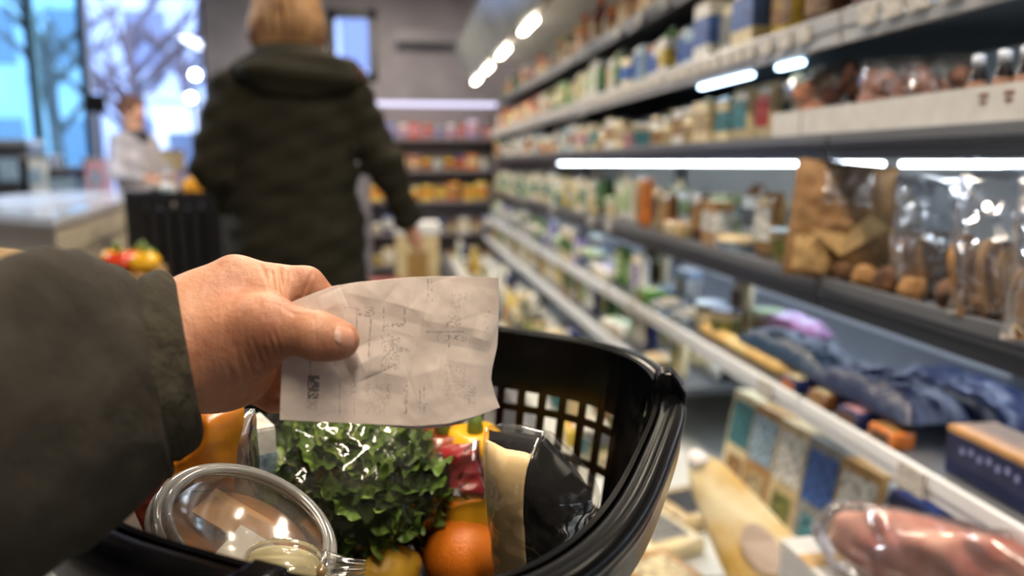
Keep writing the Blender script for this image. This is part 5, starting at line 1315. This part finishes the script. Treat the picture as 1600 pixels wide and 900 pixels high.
def handf(p):
    c = lambda x, y, d: cp(x, y, d)
    # wrist, back of the hand, palm
    d = sd_cone(p, c(150, 610, .400), c(290, 548, .432), .031, .033)
    d = smin(d, sd_ell(p, c(345, 520, .440), (R(88), R(92), .021)), .02)
    d = smin(d, sd_cone(p, c(285, 505, .440), c(368, 433, .447), R(62), R(31)), .018)      # towards the index knuckle
    d = smin(d, sd_ell(p, c(352, 575, .452), (R(78), R(66), .024)), .018)                      # palm side
    # thumb: base, joints, tip
    d = smin(d, sd_cone(p, c(318, 556, .428), c(418, 508, .416), R(52), R(41)), .016)
    d = smin(d, sd_ell(p, c(385, 530, .424), (R(66), R(58), .018)), .012)
    th = sd_cone(p, c(418, 508, .416), c(497, 525, .408), R(40), R(34))
    th = smin(th, sd_cone(p, c(497, 525, .408), c(530, 532, .410), R(34), R(26)), .006)
    th = smin(th, sd_ell(p, c(520, 531, .410), (R(38), R(29), .0095)), .005)
    d = smin(d, th, .010)
    # index finger
    ix = sd_cone(p, c(368, 433, .447), c(478, 445, .450), R(31), R(29))
    ix = smin(ix, sd_cone(p, c(478, 445, .450), c(530, 490, .452), R(28), R(24)), .005)
    ix = smin(ix, sd_cone(p, c(530, 490, .452), c(556, 522, .442), R(23), R(20)), .004)
    d = smin(d, ix, .008)
    d = smin(d, sd_ell(p, c(425, 465, .440), (R(36), R(30), .012)), .010)                        # web between thumb and index
    # other fingers, folded behind the paper
    for a, b, e, r in (((398, 480, .466), (462, 548, .476), (530, 575, .456), 27), ((385, 540, .474), (452, 596, .480), (520, 606, .458), 26), ((362, 596, .468), (428, 624, .474), (494, 630, .456), 22)):
        d = smin(d, sd_cone(p, c(*a), c(*b), R(r+3), R(r)), .006); d = smin(d, sd_cone(p, c(*b), c(*e), R(r), R(r-5)), .004)
    return d
lo = cp(150, 680, .37); hi = cp(600, 370, .37)
V, Fq = nets(handf, (-.245, -.105, .375), (-.075, .045, .510), 0.0010)
V = smooth_verts(V, Fq, 3)
# skin folds: short grooves drawn over the web, the thumb joint and the index base
me_tmp = np_mesh('hand', V, Fq)
nrm_ = np.zeros((len(V), 3)); me_tmp.vertices.foreach_get('co', np.zeros(len(V)*3)); nrm_ = np.array([v.normal[:] for v in me_tmp.vertices])
upx = 800+FPX*V[:, 0]/V[:, 2]; upy = 450-FPX*V[:, 1]/V[:, 2]
def cpx(x, y): return (260+x/2.963, 380+y/2.963)
folds = [((498, 410), (530, 505), .6, 8), ((468, 420), (508, 532), .45, 9), ((440, 470), (478, 556), .55, 7), ((398, 440), (448, 580), .4, 10), ((362, 500), (402, 606), .45, 8), ((318, 470), (352, 618), .25, 11), ((276, 540), (300, 632), .25, 9), ((420, 545), (436, 590), .35, 6), ((520, 470), (535, 512), .4, 6),
         ((690, 350), (700, 500), .40, 6), ((708, 345), (716, 490), .55, 5), ((724, 350), (728, 480), .40, 5), ((742, 365), (742, 450), .3, 5), ((676, 380), (684, 480), .3, 5), ((660, 400), (664, 470), .2, 5),
         ((488, 130), (503, 255), .6, 9), ((520, 110), (548, 268), .8, 10), ((556, 130), (558, 270), .6, 8), ((672, 140), (632, 236), .9, 9), ((648, 150), (615, 225), .4, 7), ((470, 160), (478, 230), .3, 7),
         ((430, 85), (470, 180), .3, 12), ((540, 300), (600, 335), .3, 10)]
disp = np.zeros(len(V))
for (x0, y0), (x1, y1), am, wd_ in folds:
    a = np.array(cpx(x0, y0)); b = np.array(cpx(x1, y1)); ab = b-a
    q = np.stack([upx, upy], 1)-a; t_ = np.clip((q@ab)/(ab@ab), 0, 1); dist = np.linalg.norm(q-t_[:, None]*ab+0, axis=1)
    wv = wd_/2.963*.85
    taper = np.sin(np.clip(t_*.9+.05, 0, 1)*pi)**.6
    disp += -am*.0013*np.exp(-(dist/wv)**2)*taper+am*.0006*np.exp(-((dist-2.1*wv)/wv)**2)*taper
face_cam = np.clip(-nrm_[:, 2]*1.6, 0, 1) * (V[:, 2] < .455)
V = V+nrm_*(disp*face_cam)[:, None]
PC = c2w(cp(300, 560, .43))
person = thing('person', "shopper's bare left hand in a dark olive sleeve holding a receipt", 'person', PC)
hand = part('hand', np_mesh('hand', c2w(V)-PC, Fq), M_skin, person)
# thumb nail: shallow curved plate on the camera side of the tip
def thumb_front(px, py):
    zs = np.linspace(.380, .430, 160); pts = np.stack([cp(px, py, z) for z in zs]); f_ = handf(pts); k = np.argmax(f_ < 0); return zs[k] if f_.min() < 0 else .41
rows = []
for i in range(13):
    u = -1+2*i/12; row = []
    for j in range(13):
        v = -1+2*j/12
        rr = (1-.16*max(0, -u)**2*0)
        lx = 538+15.5*u*(1-.10*v*v); ly = 527+3*u+18*v*sqrt(max(0.0, 1-.35*abs(u)**4))
        z = min(thumb_front(lx, ly), .408)
        row.append(c2w(cp(lx, ly, z-.0009+.0012*(abs(v)**4)+.0008*(max(0, -u)**6)))-PC)
    rows.append(row)
M_nail = mat('finger_nail', (196, 142, 118), .28, var=.06, vscale=60)
part('thumb_nail', MB().grid(rows), M_nail, hand, True, solid=.0006)
lun = [r_[3:10] for r_ in rows[:4]]
rows2 = [[q+(-FW*.00025) for q in r_[3:10]] for r_ in rows[:5]]
part('nail_moon', MB().grid(rows2), mat('nail_moon_pale', (206, 172, 154), .35), hand, True)

# sleeve: sections given by top and bottom of the outline, bulging towards the viewer
M_slv = mat('dark_olive_jacket', (52, 48, 41), 0.85, var=.3, vscale=28, bump=.55, bscale=240, bdist=.0012, spec=.2)
M_cuff = mat('dark_olive_cuff', (58, 54, 43), 0.9, var=.35, vscale=60, bump=.8, bscale=380, bdist=.0015, spec=.2)
def section(T_, B_, d_, bx_, by_, bd_, n=72, puff=0.0, seed=0.0, k=0):
    T3 = cp(*T_, d_); B3 = cp(*B_, d_); c = (T3+B3)/2; a = (T3-B3)/2
    b = np.array([bx_*d_/FPX, -by_*d_/FPX, -bd_]); row = []
    for q in np.linspace(0, 2*pi, n, endpoint=False):
        row.append(c+a*cos(q)+b*sin(q))
    return row
def interp_sections(keys, m):
    ks = np.array([list(k[0])+list(k[1])+list(k[2:]) for k in keys], float); tt = np.linspace(0, len(ks)-1, m); out = []
    def cr(i, f_):
        p0, p1, p2, p3 = ks[max(i-1, 0)], ks[i], ks[min(i+1, len(ks)-1)], ks[min(i+2, len(ks)-1)]
        return .5*((2*p1)+(-p0+p2)*f_+(2*p0-5*p1+4*p2-p3)*f_**2+(-p0+3*p1-3*p2+p3)*f_**3)
    for t_ in tt:
        i = min(int(t_), len(ks)-2); out.append(cr(i, t_-i))
    return out
skeys = [((-260, 560), (-200, 1120), .265, 50, 10, .055), ((-120, 470), (-60, 1010), .285, 50, 10, .052), ((0, 424), (50, 905), .305, 52, 10, .048), ((95, 402), (150, 832), .340, 54, 10, .045), ((165, 418), (216, 772), .368, 55, 10, .042), ((203, 436), (256, 728), .390, 55, 8, .039), ((209, 446), (262, 716), .394, 48, 8, .035)]
rows = []
secs = interp_sections(skeys, 90)
for k, s in enumerate(secs):
    row = section(s[0:2], s[2:4], s[4], s[5], s[6], s[7], 110)
    c = np.mean(row, 0); f_ = k/89
    out = []
    for j, q in enumerate(row):
        n_ = q-c; n_ /= np.linalg.norm(n_); wq = c2w(q)
        h_ = .0032*fbm(*wq, 26, 2)+.0042*max(0, sharp_fold(*wq, 15, 4))*(.3+.7*f_)-.0012
        h_ += .0022*math.exp(-((f_-.925)/.02)**2)-.0030*math.exp(-((f_-.955)/.010)**2)
        out.append(c2w(q+n_*h_)-PC)
    rows.append(out)
slv = part('jacket_sleeve', MB().grid(rows, closed_v=True), M_slv, person, True, solid=.0025, off=1.0)
ckeys = [((203, 450), (262, 712), .390, 44, 8, .033), ((222, 432), (276, 716), .399, 48, 8, .036), ((246, 424), (298, 708), .408, 48, 8, .036), ((266, 430), (313, 692), .414, 45, 8, .034), ((276, 448), (318, 672), .416, 38, 8, .030), ((268, 462), (310, 660), .414, 33, 8, .027), ((245, 470), (285, 660), .404, 30, 8, .025)]
rows = []
for k, s in enumerate(interp_sections(ckeys, 44)):
    row = section(s[0:2], s[2:4], s[4], s[5], s[6], s[7], 110); c = np.mean(row, 0); out = []
    for q in row:
        n_ = q-c; n_ /= np.linalg.norm(n_); wq = c2w(q); out.append(c2w(q+n_*(.0016*fbm(*wq, 60, 3)+.0008*fbm(*wq, 160, 5)))-PC)
    rows.append(out)
part('cuff', MB().grid(rows, closed_v=True), M_cuff, slv, True, solid=.0015)
# tan knitted edge lying behind the sleeve
mb = MB(); path = []; rad = []
for f_ in np.linspace(0, 1, 30):
    q = np.array([-140+330*f_, 476-60*f_+70*f_**2.2*.9-18*sin(pi*f_), .372+.045*f_]); path.append(c2w(cp(*q))-PC); rad.append((.024*(1-.55*f_))*(1 if f_ < .97 else .5))
mb.tube(path, rad, 24)
part('knitted_edge', mb, mat('tan_knit', (150, 126, 88), .9, var=.4, vscale=90, bump=1.0, bscale=300, bdist=.002), slv, True, label='tan knitted edge behind the dark sleeve')

# the receipt
top = [(452, 474), (470, 466), (520, 447), (560, 441), (640, 433), (720, 431), (780, 434)]
bot = [(437, 656), (520, 660), (600, 664), (650, 666), (700, 662), (740, 652), (781, 637)]
lef = [(452, 474), (443, 540), (440, 575), (437, 656)]
rig = [(780, 434), (779, 500), (777, 540), (769, 575), (767, 592), (773, 617), (781, 637)]
def along(pts, n):
    p = np.array(pts, float); L_ = np.concatenate([[0], np.cumsum(np.linalg.norm(np.diff(p, axis=0), axis=1))]); s = np.linspace(0, L_[-1], n)
    return np.stack([np.interp(s, L_, p[:, 0]), np.interp(s, L_, p[:, 1])], 1)
def soft(a, k):
    for _ in range(k): a[1:-1] = (a[:-2]+2*a[1:-1]+a[2:])/4
    return a
NUx, NVy = 440, 300
tp = soft(along(top, NUx), 60); bt = soft(along(bot, NUx), 60); lf = soft(along(lef, NVy), 30); rg = soft(along(rig, NVy), 20)
u = np.linspace(0, 1, NUx)[:, None, None]; v = np.linspace(0, 1, NVy)[None, :, None]
G = (1-v)*tp[:, None]+v*bt[:, None]+(1-u)*lf[None]+u*rg[None]-((1-u)*(1-v)*tp[0]+u*(1-v)*tp[-1]+(1-u)*v*bt[0]+u*v*bt[-1])
gx_, gy_ = G[..., 0], G[..., 1]
D = .4255+.000035*(gx_-550)-.00004*(gy_-530)
D += .010*np.clip((gx_-700)/80, 0, 1)**2*(.4+.6*np.clip((gy_-520)/100, -1, 1))          # right edge curls back below
D += .006*np.clip((478-gx_)/40, 0, 1)**2*np.clip((540-gy_)/70, 0, 1)                      # corner bends round the index finger
def ridge(x0, y0, x1, y1, h, wdt, oneside=0.0, tap=True):
    a = np.array([x0, y0], float); b = np.array([x1, y1], float); ab = b-a; L_ = np.linalg.norm(ab); ab = ab/L_
    qx, qy = gx_-x0, gy_-y0; t_ = (qx*ab[0]+qy*ab[1])/L_; s = -qx*ab[1]+qy*ab[0]
    w_ = np.clip(1-np.abs(t_-.5)*2, 0, 1)**.5 if tap else 1.0
    pr = np.clip(1-np.abs(s)/(wdt*2.6), 0, 1)
    pr2 = np.clip(1-np.abs(s)/(wdt*1.2), 0, 1)
    return -h*1.25*w_*np.where(s*oneside > 0, pr2, pr)
RD = [(520, 455, 560, 545, .0016, 26, .6), (555, 545, 575, 590, .0020, 20, .4), (575, 578, 640, 590, .0016, 24, .5), (640, 590, 700, 572, .0008, 22, -.5), (520, 452, 640, 480, .0012, 26, .4), (600, 470, 680, 492, .0012, 18, .6), (660, 500, 775, 520, .0018, 26, .8),
      (690, 520, 640, 480, .0009, 16, 0), (438, 640, 520, 570, .0013, 24, .4), (480, 575, 500, 650, .0008, 16, .5), (735, 525, 770, 535, .0012, 16, .6), (690, 560, 770, 575, .0010, 26, -.4), (630, 610, 700, 655, .0007, 30, .3),
      (560, 440, 600, 470, .0009, 20, .3), (700, 435, 720, 500, .0007, 26, .4), (570, 500, 660, 530, .0008, 30, -.4), (470, 500, 540, 470, .0010, 24, .5)]
for r_ in RD: D += ridge(*r_)
for _ in range(2): D[1:-1, 1:-1] = (D[1:-1, 1:-1]*2+D[:-2, 1:-1]+D[2:, 1:-1]+D[1:-1, :-2]+D[1:-1, 2:])/6
rs = np.random.default_rng(3)
lowf = rs.normal(size=(24, 17)); ui = np.linspace(0, 22.9, NUx); vi = np.linspace(0, 15.9, NVy); ua, va = ui.astype(int), vi.astype(int); fu, fv = (ui-ua)[:, None], (vi-va)[None]
fu = fu*fu*(3-2*fu); fv = fv*fv*(3-2*fv)
bl = lowf[ua][:, va]*(1-fu)*(1-fv)+lowf[ua+1][:, va]*fu*(1-fv)+lowf[ua][:, va+1]*(1-fu)*fv+lowf[ua+1][:, va+1]*fu*fv
D += .00007*bl
CC = np.stack([(gx_-800)/FPX*D, -(gy_-450)/FPX*D, D], -1)
WP = c2w(CC.reshape(-1, 3)); RC = c2w(cp(610, 550, .426))
idx = np.arange(NUx*NVy).reshape(NUx, NVy)
Fq = np.stack([idx[:-1, :-1], idx[1:, :-1], idx[1:, 1:], idx[:-1, 1:]], -1).reshape(-1, 4)
rc = thing('receipt', 'crumpled white till receipt with faded print held between thumb and fingers', 'receipt', RC)
me = np_mesh('receipt', WP-RC, Fq)
ink = np.zeros((NUx, NVy)); cx_ = (gx_-260)*2.963; cy_ = (gy_-380)*2.963
n1 = rs.random((NUx, NVy)); n2 = rs.random((NUx//3+1, NVy//3+1)); n2 = np.repeat(np.repeat(n2, 3, 0), 3, 1)[:NUx, :NVy]; n3 = rs.random((NUx//2+1, NVy//5+1)); n3 = np.repeat(np.repeat(n3, 2, 0), 5, 1)[:NUx, :NVy]
def mark(x0, y0, x1, y1, st, dens, slant=0.0, pat=0):
    global ink
    xx = cx_-slant*(cy_-y0); m = (xx >= x0) & (xx <= x1) & (cy_ >= y0) & (cy_ <= y1)
    nn_ = (n2, n3, n1)[pat]
    ink = np.maximum(ink, m*(nn_ < dens)*st*.95*(.6+.4*n1))
for a in [(655, 612, 708, 720, .95, .75, 0, 0), (650, 715, 700, 770, .28, .5, 0, 1), (660, 545, 668, 640, .7, .5, .05, 1), (800, 620, 804, 800, .6, .7, 0, 1), (868, 600, 872, 800, .4, .5, 0, 1), (878, 298, 883, 420, .7, .6, 0, 1), (943, 350, 950, 560, .7, .6, -.06, 1),
          (1003, 298, 1008, 410, .7, .6, 0, 1), (885, 298, 965, 340, .6, .28, 0, 0), (995, 420, 1080, 590, .45, .38, 0, 0), (1008, 372, 1100, 388, .7, .5, 0, 0), (1100, 298, 1108, 372, .6, .5, 0, 1), (820, 296, 1010, 299, .5, .5, 0, 0),
          (1208, 165, 1213, 272, .7, .5, .04, 1), (1224, 165, 1229, 272, .6, .5, .03, 1), (1318, 230, 1392, 300, .25, .35, 0, 0), (1288, 335, 1362, 390, .45, .25, 0, 0), (1200, 407, 1376, 413, .75, .75, 0, 2), (1305, 425, 1311, 482, .85, .7, 0, 1),
          (1250, 425, 1390, 455, .6, .2, 0, 0), (1470, 300, 1490, 412, .35, .3, 0, 0), (1018, 650, 1038, 740, .4, .45, 0, 1), (1112, 640, 1118, 790, .75, .65, -.03, 1), (1100, 640, 1106, 790, .5, .4, 0, 1), (1172, 660, 1178, 790, .55, .5, 0, 1), (1190, 660, 1196, 790, .6, .55, 0, 1),
          (920, 650, 1015, 790, .22, .35, 0, 0), (1290, 560, 1385, 720, .25, .3, 0, 0), (1395, 660, 1432, 745, .45, .22, 0, 0), (1075, 480, 1130, 505, .4, .4, 0, 0), (1480, 310, 1500, 325, .5, .4, 0, 0), (700, 560, 790, 564, .3, .5, 0, 2), (850, 640, 885, 700, .3, .3, 0, 0), (1200, 740, 1215, 770, .6, .35, 0, 0)]: mark(*a)
for _ in range(1): ink[1:-1, 1:-1] = (ink[1:-1, 1:-1]*4+ink[:-2, 1:-1]+ink[2:, 1:-1]+ink[1:-1, :-2]+ink[1:-1, 2:])/8
base = np.array(srgb((220, 206, 196))[:3]); dk = np.array(srgb((52, 46, 42))[:3])
stain = np.clip(.5+.35*bl, 0, 1)[..., None]*.10
colv = base*(1-stain)*(1-ink[..., None])+dk*ink[..., None]
colv = np.clip(colv, 0, 1)
att = me.color_attributes.new('print', 'FLOAT_COLOR', 'POINT')
att.data.foreach_set('color', np.concatenate([colv, np.ones((NUx, NVy, 1))], -1).reshape(-1).astype(np.float32))
part('paper', me, mat('receipt_paper', rough=.75, attr='print', bump=.25, bscale=260, bdist=.0006, spec=.3), rc, solid=.00018)
# folded-under flap along the lower edge
fm = MB(); rr = []
for i in range(0, NUx, 8):
    if not (.42 < i/NUx < .92): continue
    q = G[i, -1]; e = sin(pi*((i/NUx)-.42)/.5); rr.append([c2w(cp(q[0], q[1]-14+k*(14+5*e)/4, float(D[i, -1])+.0022-.0002*k))-RC for k in range(5)])
part('folded_flap', fm.grid(rr), mat('receipt_back', (206, 192, 182), .8), rc, True, solid=.00018)
